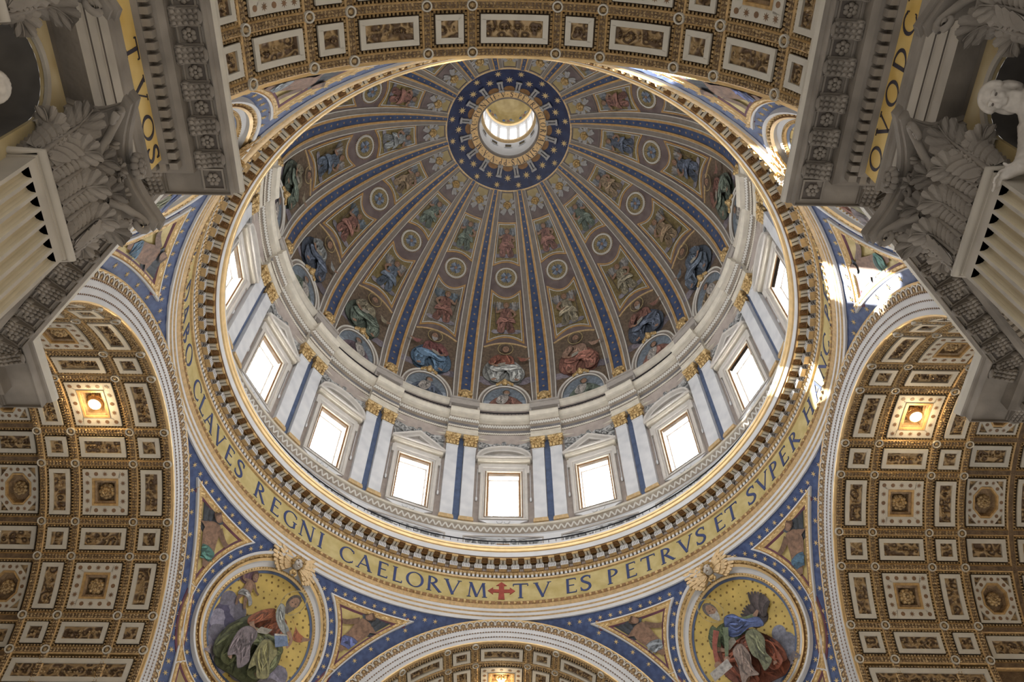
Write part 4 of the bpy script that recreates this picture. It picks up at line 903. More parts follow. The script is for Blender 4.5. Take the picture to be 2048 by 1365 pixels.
def coffer(root, R, u0, u1, v0, v1, kind, m=.0):
    """one coffer; depth columns u, circumference v; kind plain/square/octagon. Returns the (mesh, name) list"""
    M = MVr(R); parts = []; g = .24
    a, b, c, d = u0+g, u1-g, v0+g, v1-g
    mb = MB(); eggs_row(mb, M, rect(a+.07, b-.07, c+.07, d-.07), .2, .075, .1); parts.append(('egg_border', mb, 'vault_leafy', 'stuff'))
    a += .2; b -= .2; c += .2; d -= .2
    if kind == 'plain':
        w = min(.34, .2*min(b-a, d-c)); mb = MB(); P = rectn(a, b, c, d)
        moulding(mb, M, P, [(0, .0), (0, .12), (w, .12), (w, -.1)]); parts.append(('marble_frame', mb, 'coffer_white', None))
        mb = MB(); patch(mb, M, rectn(a+w, b-w, c+w, d-w), .0, spacing=.7)
        rn = random.Random(int(v0*10)); lumps(mb, M, (a+b)/2 if (b-a) < (d-c) else a+w+.1, (c+d)/2 if (b-a) >= (d-c) else c+w+.1, (a+b)/2 if (b-a) < (d-c) else b-w-.1, (c+d)/2 if (b-a) >= (d-c) else d-w-.1, .2, .13, rn, .14)
        parts.append(('relief_panel', mb, 'coffer_relief', None))
    elif kind == 'square':
        mb = MB(); P = rectn(a, b, c, d); w = .62; moulding(mb, M, P, [(0, 0), (0, .12), (w, .12), (w, -.0)]); parts.append(('marble_frame', mb, 'coffer_white', None))
        for k in range(4):
            for j in range(4):
                t = (j+.5)/4; p0 = [(a+.31, c+.31), (b-.31, c+.31), (b-.31, d-.31), (a+.31, d-.31)]; s, e = p0[k], p0[(k+1) % 4]
                x, y = s[0]+(e[0]-s[0])*j/4, s[1]+(e[1]-s[1])*j/4
                mb = MB()
                if (j+k) % 2 == 0: patch(mb, M, [(x+.19*p, y+.19*q) for p, q in star_poly(8, 1, .4)], .135, .02)
                else: patch(mb, M, circ(x, y, .14, n=10), .135, .02)
                parts.append(('inlay_star' if (j+k) % 2 == 0 else 'inlay_disc', mb, 'inlay', None))
        a2, b2, c2, d2 = a+w, b-w, c+w, d-w
        mb = MB(); moulding(mb, M, rectn(a2, b2, c2, d2), [(0, 0), (0, .16), (.14, .16), (.16, .05), (.3, .02), (.34, -.35)], mis=[0, 0, 0, 1, 1]); parts.append(('gilt_frame', mb, ['vault_gold', 'coffer_brown'], None))
        mb = MB(); patch(mb, M, rectn(a2+.34, b2-.34, c2+.34, d2-.34), -.35, spacing=.7); parts.append(('recess', mb, 'coffer_brown', None))
        mb = MB(); rosette(mb, lambda x, y, z: M(x, y, z-.35), (a+b)/2, (c+d)/2, .62, .5, 9); parts.append(('rosette', mb, 'vault_leafy', None))
    elif kind == 'octagon':
        cu, cv = (a+b)/2, (c+d)/2; ru, rv = (b-a)/2, (d-c)/2; oc = lambda s: [(cu+s*ru*cos(PI/8+PI/4*i)*1.08, cv+s*rv*sin(PI/8+PI/4*i)*1.08) for i in range(8)]
        mb = MB(); patch(mb, M, rectn(a, b, c, d), .0, spacing=.7, holes=[oc(.95)]); parts.append(('corner_panel', mb, 'coffer_relief', None))
        mb = MB(); moulding(mb, M, rectn(a, b, c, d), [(0, 0), (0, .12), (.16, .12), (.16, 0)]); moulding(mb, M, oc(.98), [(0, 0), (0, .12), (.5, .12), (.5, 0)]); parts.append(('marble_frame', mb, 'coffer_white', None))
        for k in range(8):
            for j in range(2):
                p, q = oc(.82)[k], oc(.82)[(k+1) % 8]; x, y = p[0]+(q[0]-p[0])*j/2, p[1]+(q[1]-p[1])*j/2; mb = MB()
                patch(mb, M, [(x+.16*e, y+.16*f) for e, f in star_poly(8, 1, .4)] if j == 0 else circ(x, y, .13, n=10), .135, .02); parts.append(('inlay_star' if j == 0 else 'inlay_disc', mb, 'inlay', None))
        mb = MB(); moulding(mb, M, oc(.66), [(0, 0), (0, .15), (.12, .15), (.16, .03), (.3, -.3)], mis=[0, 0, 0, 1]); parts.append(('gilt_frame', mb, ['vault_gold', 'coffer_brown'], None))
        mb = MB(); patch(mb, M, oc(.5), -.28, spacing=.6); parts.append(('recess', mb, 'coffer_brown', None))
        mb = MB(); rosette(mb, lambda x, y, z: M(x, y, z-.28), cu, cv, .55, .4, 9); parts.append(('rosette', mb, 'vault_leafy', None))
    nd = node('coffer', root)
    for nm, mb, mt, kd in parts: mb.build(nm, mt, nd, kd)
    return nd
def build_arm():
    root = thing('ceiling_vault', 'x', 'vault', kind='structure'); rnd = random.Random(5)
    # archivolt facing the crossing
    A0, A1, n = -92, 92, 72
    def arch_strip(mb, prof, mis=None, mi=0):
        for k in range(len(prof)-1):
            vs = []
            for i in range(n+1):
                t = rad(A0+(A1-A0)*i/n)
                for r, y in (prof[k], prof[k+1]): vs.append((r*sin(t), y, ZS+r*cos(t)))
            mb.add(vs, [(2*i, 2*i+1, 2*i+3, 2*i+2) for i in range(n)], mis[k] if mis else mi, True)
    mb = MB(); arch_strip(mb, [(VR, L+.35), (VR-.03, L-.1), (VR+.06, L-.12), (13.15, L-.12), (13.16, L-.17), (13.58, L-.19), (13.59, L-.24), (14.02, L-.26)], mis=[1, 1, 0, 0, 0, 0, 0]); mb.build('archivolt', ['marble', 'gold'], root)
    mb = MB()
    for r, y in ((13.15, L-.15), (13.585, L-.22), (14.02, L-.28)):
        m = int(PI*r/.22)
        for i in range(m): t = -PI/2+PI*(i+.5)/m; c = (r*sin(t), y, ZS+r*cos(t)); mb.add([(c[0]-.06, c[1], c[2]-.06), (c[0]+.06, c[1], c[2]-.06), (c[0]+.06, c[1], c[2]+.06), (c[0]-.06, c[1], c[2]+.06), (c[0], c[1]-.06, c[2])], [(0, 1, 4), (1, 2, 4), (2, 3, 4), (3, 0, 4)])
    mb.build('bead_rows', 'inlay', root, 'stuff')
    mb = MB(); arch_strip(mb, [(14.02, L-.26), (14.08, L-.3), (14.5, L-.42), (14.55, L-.46), (14.66, L-.46), (14.7, L+.06), (15.4, L+.08)], mis=[1, 0, 2, 2, 2, 2]); mb.build('leaf_moulding_bed', ['coffer_brown', 'gold_soft', 'gold'], root)
    mb = MB(); m = 76
    for i in range(m):
        t0 = -PI/2+PI*(i+.5)/m; w = PI*14.35/m*.5
        def ML(x, y, h): t = t0+x/14.35; r = 14.1+y; return (r*sin(t), L-.31-y*.28-h, ZS+r*cos(t))
        P = stroke([(-w*.9, .0), (-w*.75, .3), (-w*.3, .34), (0, .42), (w*.3, .34), (w*.75, .3), (w*.9, .0)], .075, 2)
        patch(mb, ML, P[::-1] if True else P, .05); blobs(mb, (0, .16, .03), (.1, .13, .05), M=ML, nu=5, nv=3, mi=1)
    mb.build('leaves', ['rib_white', 'gold_soft'], root, 'stuff')
    # soffit shell
    mb = MB(); N = 64
    def shell(R, y0, y1, mi=0):
        vs = []
        for i in range(N+1): t = rad(-92+184*i/N); vs += [(R*sin(t), y0, ZS+R*cos(t)), (R*sin(t), y1, ZS+R*cos(t))]
        mb.add(vs, [(2*i, 2*i+1, 2*i+3, 2*i+2) for i in range(N)], mi, True)
    shell(VR+.36, L+.3, 31.3); shell(13.4+.3, 31.3, 44.0)
    vs = []
    for i in range(N+1): t = rad(-92+184*i/N); vs += [(VR*sin(t), 31.3, ZS+VR*cos(t)), (13.7*sin(t), 31.3, ZS+13.7*cos(t))]
    mb.add(vs, [(2*i, 2*i+1, 2*i+3, 2*i+2) for i in range(N)]); mb.build('vault_shell', 'vault_dark', root)
    # ribs (lattice) standing proud of the shell: bars round the arch and bars along it
    bar = .24
    def strip(u0, u1, v0, v1, R=VR, horiz=True):
        M = MVr(R); mb = MB(); k = 20 if not horiz else 2
        P = []
        if horiz:   # along depth
            for (o, h) in ((-bar, -.3), (-bar, .0), (-bar+.085, .07), (bar-.085, .07), (bar, .0), (bar, -.3)): P.append([(u0, v0+o, h), (u1, v0+o, h)])
        else:
            k = max(2, int(abs(v1-v0)/1.0))
            for (o, h) in ((-bar, -.3), (-bar, .0), (-bar+.085, .07), (bar-.085, .07), (bar, .0), (bar, -.3)): P.append([(u0+o, v0+(v1-v0)*i/k, h) for i in range(k+1)])
        for a, b in zip(P[:-1], P[1:]):
            vs = []
            for p, q in zip(a, b): vs += [M(*p), M(*q)]
            mb.add(vs, [(2*i, 2*i+2, 2*i+3, 2*i+1) for i in range(len(a)-1)], 1 if a is P[2] else 0)
        return mb
    for u in COLS: strip(u, u, ANG(-88), ANG(88), horiz=False).build('vault_rib', ['vault_gold', 'vault_dark'], root)
    for d in ROWS: strip(COLS[0], COLS[-1], ANG(d), ANG(d)).build('vault_rib', ['vault_gold', 'vault_dark'], root)
    mb = MB()
    for u in COLS: lumps(mb, lambda x, y, h: MV(x, y, h+.06), u, ANG(-86), u, ANG(86), .2, .12, rnd, .1)
    for d in ROWS:
        for a, b in zip(COLS[:-1], COLS[1:]): lumps(mb, lambda x, y, h: MV(x, y, h+.06), a+.25, ANG(d), b-.25, ANG(d), .2, .12, rnd, .1)
    mb.build('rib_foliage', 'vault_leafy', root, 'stuff')
    mb = MB(); moulding(mb, lambda x, y, h: (x, y, h), circ(0, 0, .2, n=14), [(0, .0), (0, .12), (-.07, .14), (-.09, 0)]); blobs(mb, (0, 0, .05), (.15, .15, .09), nu=7, nv=4, mi=1); stud = mb.mesh('stud', ['coffer_white', 'vault_leafy'])
    for u in COLS:
        for d in ROWS: link_mesh('stud', stud, root, frame_at(MV, u, ANG(d), .06))
    # coffers: one of each size is built, the rest share its meshes by turning about the vault axis
    made = {}
    def put(ci, ri):
        u0, u1 = COLS[ci], COLS[ci+1]; d0, d1 = ROWS[ri], ROWS[ri+1]; wide = ci == 1; tall = (d1-d0) > 12
        kind = 'square' if (wide and tall) else 'plain'; size = round(d1-d0, 0); key = (ci, 'tall' if tall else 'short')
        coffer(root, VR, u0, u1, ANG(d0), ANG(d1), kind)
    for ci in range(3):
        for ri in range(11): put(ci, ri)
    for s in (-1, 1): coffer(root, VR, COLS[0], COLS[-1], ANG(76.2) if s > 0 else ANG(-87), ANG(87) if s > 0 else ANG(-76.2), 'plain')
    # deeper vault with octagons beyond the arch
    R2 = 13.4; A2 = lambda d: rad(d)*R2; C2 = [31.35, 34.9, 37.2, 41.0]
    for u in C2: strip(u, u, A2(-88), A2(88), R=R2, horiz=False).build('vault_rib', ['vault_gold', 'vault_dark'], root)
    for d in ROWS: strip(C2[0], C2[-1], A2(d), A2(d), R=R2).build('vault_rib', ['vault_gold', 'vault_dark'], root)
    for ci in range(3):
        for ri in range(11):
            tall = (ROWS[ri+1]-ROWS[ri]) > 12
            coffer(root, R2, C2[ci], C2[ci+1], A2(ROWS[ri]), A2(ROWS[ri+1]), 'octagon' if tall and ci != 1 else 'plain')
    # unseen roof over the vault, added to keep sunlight out
    mb = MB(); vs = []
    for i in range(25): t = rad(-92+184*i/24); vs += [(15.2*sin(t), L+.2, ZS+15.2*cos(t)), (15.2*sin(t), 46, ZS+15.2*cos(t))]
    mb.add(vs, [(2*i, 2*i+1, 2*i+3, 2*i+2) for i in range(24)]); mb.build('sun_block_roof', 'stone', root)
    return root
arm0 = build_arm()
for i, nm in enumerate(('far', 'left', 'right', 'near')):
    r = arm0 if i == 0 else copy_tree(arm0)
    r.rotation_euler = (0, 0, ARM[nm][0]); k_ = .976 if nm == 'far' else 1.0; r.scale = (k_, 1, k_); r.location = (0, 0, ZS*(1-k_)); r.name = 'ceiling_vault_'+nm
    r['label'] = 'gilded coffered vault and its white banded arch over the '+LOOK[nm]
for nm in ('far', 'left', 'right'):                     # unseen end walls, added to stop sun entering the open arms
    mb = MB(); P = [(15.2*sin(rad(a)), 44.5, ZS+15.2*cos(rad(a))) for a in range(-90, 91, 6)]+[(15.2, 44.5, -1.6), (-15.2, 44.5, -1.6)]
    mb.add(P, [tuple(range(len(P)))]); o = mb.build('wall_%s_end' % nm, 'stone'); o.rotation_euler = (0, 0, ARM[nm][0]); tag(o, 'unseen end wall, added to keep sun out of the '+LOOK[nm], 'wall', kind='structure')
# lamps at the crown of the vaults
def vault_lamp(nm, u, label):
    t = thing('vault_lamp', label, 'lamp', 'bright lamps set in the vault crowns'); t.rotation_euler = (0, 0, ARM[nm][0])
    mb = MB(); lathe_pts = [(.5, .0), (.52, .1), (.42, .22), (.34, .2)]
    for k in range(3):
        vs = []
        for i in range(25): a = 2*PI*i/24; vs += [(lathe_pts[k][0]*cos(a), u+lathe_pts[k][0]*sin(a), ZS+VR-.0-lathe_pts[k][1]), (lathe_pts[k+1][0]*cos(a), u+lathe_pts[k+1][0]*sin(a), ZS+VR-lathe_pts[k+1][1])]
        mb.add(vs, [(2*i, 2*i+2, 2*i+3, 2*i+1) for i in range(24)])
    mb.build('housing', 'brown_gold', t)
    mb = MB(); blobs(mb, (0, u, ZS+VR-.2), (.36, .36, .2), nu=16, nv=8); mb.build('bulb', 'lamp_glow', t)
    l = bpy.data.lights.new('lamp_light', 'POINT'); l.energy = 200; l.color = (1, .72, .38); l.shadow_soft_size = .3
    lo = bpy.data.objects.new('lamp_light', l); COL.objects.link(lo); lo.parent = t; lo.location = (0, u, ZS+VR-.75)
vault_lamp('left', 26.85, 'glowing warm lamp at the crown of the left transept vault')
vault_lamp('right', 26.95, 'glowing warm lamp at the crown of the right transept vault')
vault_lamp('far', 27.1, 'glowing warm lamp in the far vault at the bottom edge')

# ================================================================ PENDENTIVES
SQ = sqrt(.5)
def pend_geo(z):
    t = min(1, max(0, (z-ZS)/RM)); a = RM*sqrt(max(0, 1-t*t)); D = max(L+((RM+L)*SQ-L)*(1-t**2.6), (a+L)*SQ+.01)
    Ad = (a+L)*SQ; den = 2*(D-Ad)
    if abs(den) < 1e-3: den = 1e-3
    k = (D*D-(a*a+L*L))/den; k = max(k, -4000.0); rho = D-k
    bmax = math.atan2((L-a)*SQ, Ad-k)
    return k, rho, bmax
def MP(s, z, h=0.0):
    k, rho, bm = pend_geo(z); b = s/rho; r = rho-h
    n = k+r*cos(b); e = r*sin(b)
    return ((n+e)*SQ, (n-e)*SQ, z)
def smax(z): k, rho, bm = pend_geo(z); return rho*bm
CZ, CR = 41.3, 5.35                                     # roundel centre height, outer frame radius
ZR = 46.6
def arch_gap(s, z):
    x, y, _ = MP(s, z); return min(hyp(x, z-ZS) if s < 0 else 1e9, hyp(y, z-ZS) if s > 0 else 1e9)-RM
def s_arch(z, gap, sg):
    lo, hi = 0.0, smax(z)
    for _ in range(24):
        m = (lo+hi)/2
        if arch_gap(sg*m, z) > gap: lo = m
        else: hi = m
    return sg*lo
def rho_c(s, z): return hyp(s, z-CZ)
def upper_spandrel(sg, b):
    """region between ring, arch and roundel; b widens the surrounding blue band. anticlockwise in (s,z)"""
    zt = ZR-b; Rr = CR+b; P = []
    s0 = sqrt(max(0, Rr*Rr-(zt-CZ)**2)); s1 = abs(s_arch(zt, b+.25, 1))
    top = [(s0+(s1-s0)*i/14, zt) for i in range(15)]
    # arch side going down until it meets the roundel
    side = []; z = zt
    while z > 36:
        s = abs(s_arch(z, b+.25, 1))
        if rho_c(s, z) < Rr: break
        side.append((s, z)); z -= .2
    e = side[-1]; a1 = math.atan2(e[1]-CZ, e[0]); a0 = math.atan2(zt-CZ, s0)
    arc = [(Rr*cos(a1+(a0-a1)*i/14), CZ+Rr*sin(a1+(a0-a1)*i/14)) for i in range(15)]
    P = top[:-1]+side[:-1]+arc[:-1]                     # clockwise for +s
    return P[::-1] if sg > 0 else [(-x, y) for x, y in P]
def lower_spandrel(sg, b):
    Rr = CR+b; L1, L2 = [], []; z = CZ
    while z > 33.5:
        sa = abs(s_arch(z, b+.25, 1)); sr = sqrt(max(0, Rr*Rr-(z-CZ)**2)) if abs(z-CZ) < Rr else 0
        if sa > sr+.05: L1.append((sa, z)); L2.append((sr, z))
        z -= .25
    P = L1+L2[::-1]
    return P[::-1] if sg > 0 else [(-x, y) for x, y in P]
PW = {0: ('far', 'right'), 1: ('far', 'left'), 2: ('near', 'left'), 3: ('near', 'right')}
st_me = star_mesh('star', 6, .215, .07, 'gold_star', .02)
mb = MB(); g = []
zs_ = [ZS-1.0+(46.83-ZS+1.0)*i/40 for i in range(41)]
for z in zs_:
    m = smax(max(z, ZS)) ; row = []
    for j in range(25): row.append(MP(m*(-1+2*j/24), max(z, ZS+.001)) if z >= ZS else (*MP(m*(-1+2*j/24), ZS+.001)[:2], z))
    g.append(row)
mb.add([p for r in g for p in r], [(i*25+j, i*25+j+1, (i+1)*25+j+1, (i+1)*25+j) for i in range(40) for j in range(24)], 0, True); pend_me = mb.mesh('blue_ground', 'blue')
def ring_profile(): return [(0, 0), (0, .12), (-.1, .2), (-.22, .12), (-.24, .1), (-.52, .1), (-.55, .3), (-.72, .34), (-.74, .16), (-.98, .3), (-1.02, .34), (-1.16, .34), (-1.18, 0)]
PM = {}
mb = MB(); ML_ = lambda s, y, h=0.0: MP(s, CZ+y, h)
moulding(mb, ML_, circ(0, 0, 4.17, n=72), ring_profile(), mis=[1, 1, 1, 2, 0, 0, 1, 2, 3, 0, 0, 0]); PM['round_frame'] = mb.mesh('round_frame', ['marble', 'gold', 'brown_gold', 'gold_leafy'])
mb = MB()
for i in range(120): a = 2*PI*i/120; blobs(mb, (4.29*cos(a), 4.29*sin(a), .2), (.07, .07, .07), M=ML_, nu=5, nv=3)
for i in range(84): a = 2*PI*i/84; blobs(mb, (5.03*cos(a), 5.03*sin(a), .25), (.1, .1, .08), M=ML_, nu=5, nv=3)
PM['frame_beads'] = mb.mesh('frame_beads', 'gold_leafy')
for sg in (-1, 1):
    for nm, fn in (('spandrel', upper_spandrel), ('lower_spandrel', lower_spandrel)):
        P = fn(sg, .62); key = (nm, sg)
        mb = MB(); moulding(mb, MP, P, [(0, 0), (0, .16), (.1, .2), (.12, .1), (.2, .18), (.36, .18), (.4, .08), (.52, .05), (.54, 0)], mis=[0, 0, 1, 1, 2, 1, 3, 3]); PM[key+('frame',)] = mb.mesh('frame', ['marble', 'gold', 'gold_leafy', 'purple'])
        mb = MB(); patch(mb, MP, P, .02, spacing=.9); PM[key+('ground',)] = mb.mesh('ground', 'gold_mosaic' if nm == 'spandrel' else 'dome_gold')
def star_spots():
    S = []
    n = 44
    for i in range(n): a = 2*PI*i/n; S.append((5.68*cos(a), CZ+5.68*sin(a)))
    for sg in (-1, 1):
        s = 1.4
        while s < 15:
            z = ZR-.3
            if arch_gap(sg*s, z) > .3: S.append((sg*s, z))
            s += .85
        for q in range(30):
            z = ZS+(RM+.6)*cos(rad(16+2.9*q))
            if z < 34: break
            s_ = s_arch(z, .6, sg)
            if rho_c(s_, z) > 6.15: S.append((s_, z))
    out = []
    for p in S:
        if p[1] < 34 or p[1] > ZR-.2 or arch_gap(p[0], p[1]) < .42: continue
        if all(hyp(p[0]-q[0], p[1]-q[1]) > .72 for q in out): out.append(p)
    return out
SPOTS = star_spots()
def lean(ps, k): return [([(x+k*(y-.6), y) for x, y in p], c) for p, c in ps]
def evangelist(rnd, v):
    """a seated, bearded, robed figure with a book, on clouds"""
    o = []
    if v == 0:
        o.append((crom([(-3.3, 1.2), (-2.2, .9), (-1.6, -1), (-1.4, -3.4), (-3.0, -2.9), (-3.9, -.6)], 5), (.09, .08, .15)))
        for x, y, r in ((-3.2, .7, .7), (-2.7, .2, .7), (-2.1, .5, .6), (-3.3, -.7, .7), (-2.8, -1.6, .8), (-2.9, -2.5, .7), (-2.0, -3.2, .9), (2.7, -1.9, .7), (2.3, -2.7, .9), (1.4, -3.5, .9)): o.append((circ(x, y, r, n=18), shade((.27, .25, .32), rnd.uniform(.45, 1.4))))
        o += place(fig_putto((.38, .37, .36), (.17, .09, .12), rnd), -2.35, .75, 1.3)
        o += place(lean(fig_seated((.36, .12, .055), (.165, .18, .085), (.10, .08, .07), (.15, .12, .10), rnd, 3), .3), -.2, -3.6, 3.1)
        o += cloth([(-2.1, -1.5), (-1.5, -1.0), (-.7, -1.2), (-.8, -2.2), (-.5, -3.1), (-1.1, -3.9), (-1.6, -3.2), (-2.2, -3.5), (-2.3, -2.4)], (.21, .17, .18), rnd, 10, -1.45, .025)
        o += cloth([(-.2, -1.5), (.7, -1.2), (1.3, -1.7), (1.1, -2.6), (1.3, -3.5), (.5, -3.9), (.1, -3.2), (-.4, -3.6)], (.25, .23, .10), rnd, 9, -1.2, .025)
        o += cloth([(-.1, 1.3), (.35, 1.25), (.75, .5), (1.35, .15), (1.5, -.25), (.95, -.3), (.2, .15), (-.15, .7)], (.36, .37, .35), rnd, 8, -.9, .03)
        o.append((stroke([(1.4, -.1), (1.9, -.6), (1.75, -1.2)], (.36, .2)), SKIN)); o.append(([(.4, -.75), (1.4, -.35), (1.85, -1.0), (.9, -1.55)], (.17, .23, .36))); o.append(([(.45, -.72), (1.4, -.35), (1.43, -.45), (.48, -.85)], (.5, .48, .44)))
    else:
        for x, y, r in ((-2.7, -2.9, .8), (-1.7, -3.4, .9), (2.6, -.9, .6), (2.9, -1.7, .7), (2.5, -2.6, .8), (1.5, -3.5, .9)): o.append((circ(x, y, r, n=18), shade((.29, .30, .37), rnd.uniform(.6, 1.4))))
        o += cloth([(.7, 1.0), (1.2, .3), (2.3, .4), (2.4, 1.2), (1.9, 1.7), (1.5, 1.3), (1.0, 1.6)], (.065, .05, .05), rnd, 5); o += place(wing(0, 0, 2.0, 1.75, (.11, .085, .085), rnd, 9), 2.2, .6, 1.0); o += place(wing(0, 0, 1.5, 2.9, (.09, .07, .07), rnd, 7), 1.8, 1.0, 1.0)
        o += place(lean(fig_seated((.14, .18, .09), (.31, .10, .055), (.14, .12, .11), (.42, .40, .37), rnd, 3), -.36), .25, -3.6, 3.05)
        o += cloth([(-.3, .9), (.5, .9), (1.2, .2), (2.3, -.2), (2.4, -.9), (1.3, -.5), (.2, -.6), (-.5, -.2)], (.09, .13, .30), rnd, 8, -.6, .03)
        o += cloth([(.8, -.9), (1.6, -.8), (2.1, -1.7), (1.8, -2.6), (2.0, -3.3), (1.2, -3.7), (1.1, -2.9), (.7, -2.2)], (.20, .21, .12), rnd, 7, -1.3, .03)
        o += cloth([(-.6, -1.5), (.2, -1.3), (.6, -2.3), (.4, -3.1), (.7, -3.8), (-.1, -3.6), (-.7, -3.9), (-.6, -2.6)], (.31, .23, .19), rnd, 7, -1.4, .03)
        o.append((stroke([(-1.2, .3), (-1.8, -.6), (-2.1, -1.7)], (.5, .28)), (.33, .09, .06))); o.append((stroke([(-.4, .2), (-.8, -.8), (-1.2, -1.7)], (.5, .26)), (.15, .19, .11))); o.append((circ(-2.1, -1.9, .28, .24, n=12), SKIN)); o.append((circ(-1.25, -1.85, .26, .22, n=12), SKIN))
        o.append(([(-2.9, -2.2), (-1.2, -1.8), (-1.0, -2.5), (-2.7, -2.9)], (.44, .41, .38))); o.append(([(-2.7, -2.3), (-1.95, -2.1), (-1.85, -2.5), (-2.6, -2.7)], (.33, .31, .29)))
    return o
def cherub_meshes():
    M = lambda x, y, z: (x, y, z)
    mb = MB()
    for s in (-1, 1):
        for row, (n, l0, l1, w, hz) in enumerate(((10, 2.6, 1.2, .34, .15), (8, 1.8, .9, .32, .27), (7, 1.05, .55, .3, .38))):
            for q in range(n):
                t = q/(n-1); a = .75-1.55*t; l = l0+(l1-l0)*t; bx, by = .34+.12*t, .18-.45*t
                P = stroke([(bx, by), (bx+cos(a+.1)*l*.5, by+sin(a+.1)*l*.5), (bx+cos(a)*l, by+sin(a)*l)], w, 3, lambda x_: .5+.6*sin(PI*min(1, x_*.8+.15)))
                P = [(s*x, y) for x, y in P]; P = P if s > 0 else P[::-1]; patch(mb, lambda u, v, h: (u, v, h+.12*sin(u*2)), P, hz+.02*(q % 3), .12)
    wm = mb.mesh('wings', 'gold_soft')
    mb = MB(); blobs(mb, (0, .05, .45), (.42, .5, .42), nu=14, nv=10); blobs(mb, (0, -.05, .88), (.08, .13, .1), nu=8, nv=5)
    for s in (-1, 1): blobs(mb, (s*.2, -.12, .74), (.17, .16, .14), nu=8, nv=5); blobs(mb, (s*.16, .12, .8), (.09, .05, .07), nu=6, nv=4, mi=1); blobs(mb, (s*.17, .2, .8), (.12, .035, .06), nu=6, nv=4)
    blobs(mb, (0, -.24, .82), (.1, .035, .05), nu=6, nv=4, mi=1); blobs(mb, (0, -.36, .74), (.13, .09, .1), nu=6, nv=4); fm = mb.mesh('face', ['skin_stone', 'brown_gold'])
    mb = MB(); rn = random.Random(4)
    for q in range(26): a = -.5+4.15*q/25; blobs(mb, ((.46+.05*(q % 2))*cos(a), .1+.5*sin(a), .38+.16*(q % 3)), (.14, .14, .16), nu=6, nv=4)
    for q in range(10): blobs(mb, (.32*cos(PI*q/9), .36+.12*sin(PI*q/9), .7), (.12, .11, .11), nu=6, nv=4)
    hm = mb.mesh('hair', 'gold_leafy')
    mb = MB(); blobs(mb, (0, -.6, .25), (.3, .25, .2)); 
    for s in (-1, 1): tube(mb, [(s*.1, -.5, .3), (s*.3, -.8, .3), (s*.15, -1.0, .25)], .1, 6)
    cm = mb.mesh('collar', 'gold_leafy'); return (('wings', wm), ('face', fm), ('hair', hm), ('collar', cm))
CHM = cherub_meshes()
for i in range(4):
    fa, si = PW[i]; where = '%s-%s' % (fa, si); rz = PI/2*i; rnd = random.Random(50+i)
    t = thing('wall_pendentive_%s_%s' % (fa, si), 'blue starred curved wall between the arches at the %s %s corner' % (fa, si), 'wall', kind='structure', rotz=rz)
    link_mesh('blue_ground', pend_me, t)
    for p in SPOTS: link_mesh('star', st_me, t, frame_at(MP, p[0], p[1], .03))
    m = thing('roundel_mosaic', ['round mosaic of a bearded figure with an eagle, far right corner below the ring', 'round mosaic of a bearded robed writer with an attendant, far left corner below the ring', 'round framed mosaic in the near left corner, mostly hidden by the cornice', 'sunlit round framed mosaic in the near right corner, mostly hidden'][i], 'mosaic', 'round mosaics in the corners under the dome', rotz=rz)
    for nm in ('round_frame', 'frame_beads'):
        o = link_mesh(nm, PM[nm], m)
        if nm == 'frame_beads': o['kind'] = 'stuff'
    mb = MB(); patch(mb, ML_, circ(0, 0, 4.2, n=60), .03, spacing=.8); mb.build('gold_ground', 'gold_dotted', m)
    mb = MB(); draw(mb, ML_, evangelist(rnd, 1 if i in (0, 2) else 0), .05, .004, lambda x, y: hyp(x, y) < 4.15); mb.build('figure', 'mosaic_picture', m)
    mb = MB(); moulding(mb, ML_, circ(0, 0, 4.0, n=60), [(0, .06), (0, .09), (-.16, .09), (-.18, .03)]); mb.build('blue_rim', 'blue_stone', m)
    for sg in (-1, 1):
        # sg=+1 lies clockwise (towards larger azimuth)
        nxt = {(0, 1): 'right arch', (0, -1): 'far arch', (1, 1): 'far arch', (1, -1): 'left arch', (2, 1): 'left arch', (2, -1): 'near arch', (3, 1): 'near arch', (3, -1): 'right arch'}[(i, sg)]
        a = thing('spandrel_mosaic', 'three-cornered gold mosaic of a winged child between the %s and %s roundel' % (nxt, where), 'mosaic', 'winged children in the corner spandrels', rotz=rz)
        link_mesh('frame', PM[('spandrel', sg, 'frame')], a); link_mesh('ground', PM[('spandrel', sg, 'ground')], a)
        P = upper_spandrel(sg, .62); c = (sum(p[0] for p in P)/len(P), sum(p[1] for p in P)/len(P))
        mb = MB(); col = [(.30, .33, .36), (.10, .20, .30), (.10, .24, .20), (.13, .16, .36)][(i*2+(sg > 0)) % 4]
        c = (sg*6.35, 42.35); tilt = -.28*sg
        fg = [([(x*cos(tilt)-y*sin(tilt), x*sin(tilt)+y*cos(tilt)) for x, y in p], q) for p, q in mirror(fig_putto(col, (.06, .07, .085), rnd), sg > 0)]
        P2 = upper_spandrel(sg, 1.1)
        draw(mb, MP, place(fg, c[0]-.05*sg, c[1]-.95, 2.65), .05, .005, lambda x, y: inside((x, y), P2)); mb.build('figure', 'mosaic_picture', a)
        b = thing('lower_spandrel_mosaic', 'narrow pointed mosaic panel beside the %s, below the %s roundel' % (nxt, where), 'mosaic', 'pointed lower spandrel panels', rotz=rz)
        link_mesh('frame', PM[('lower_spandrel', sg, 'frame')], b); link_mesh('ground', PM[('lower_spandrel', sg, 'ground')], b)
    c = thing('winged_cherub', 'gilded winged cherub head with pale face above the %s roundel' % where, 'cherub', 'cherub heads over the roundels', rotz=rz)
    n = node('ornament', c); n.matrix_local = frame_at(MP, 0, 46.2, .22) @ Matrix.Scale(.92, 4) @ Matrix.Rotation(rad(-22), 4, 'X')
    for nm, me in CHM: link_mesh(nm, me, n)

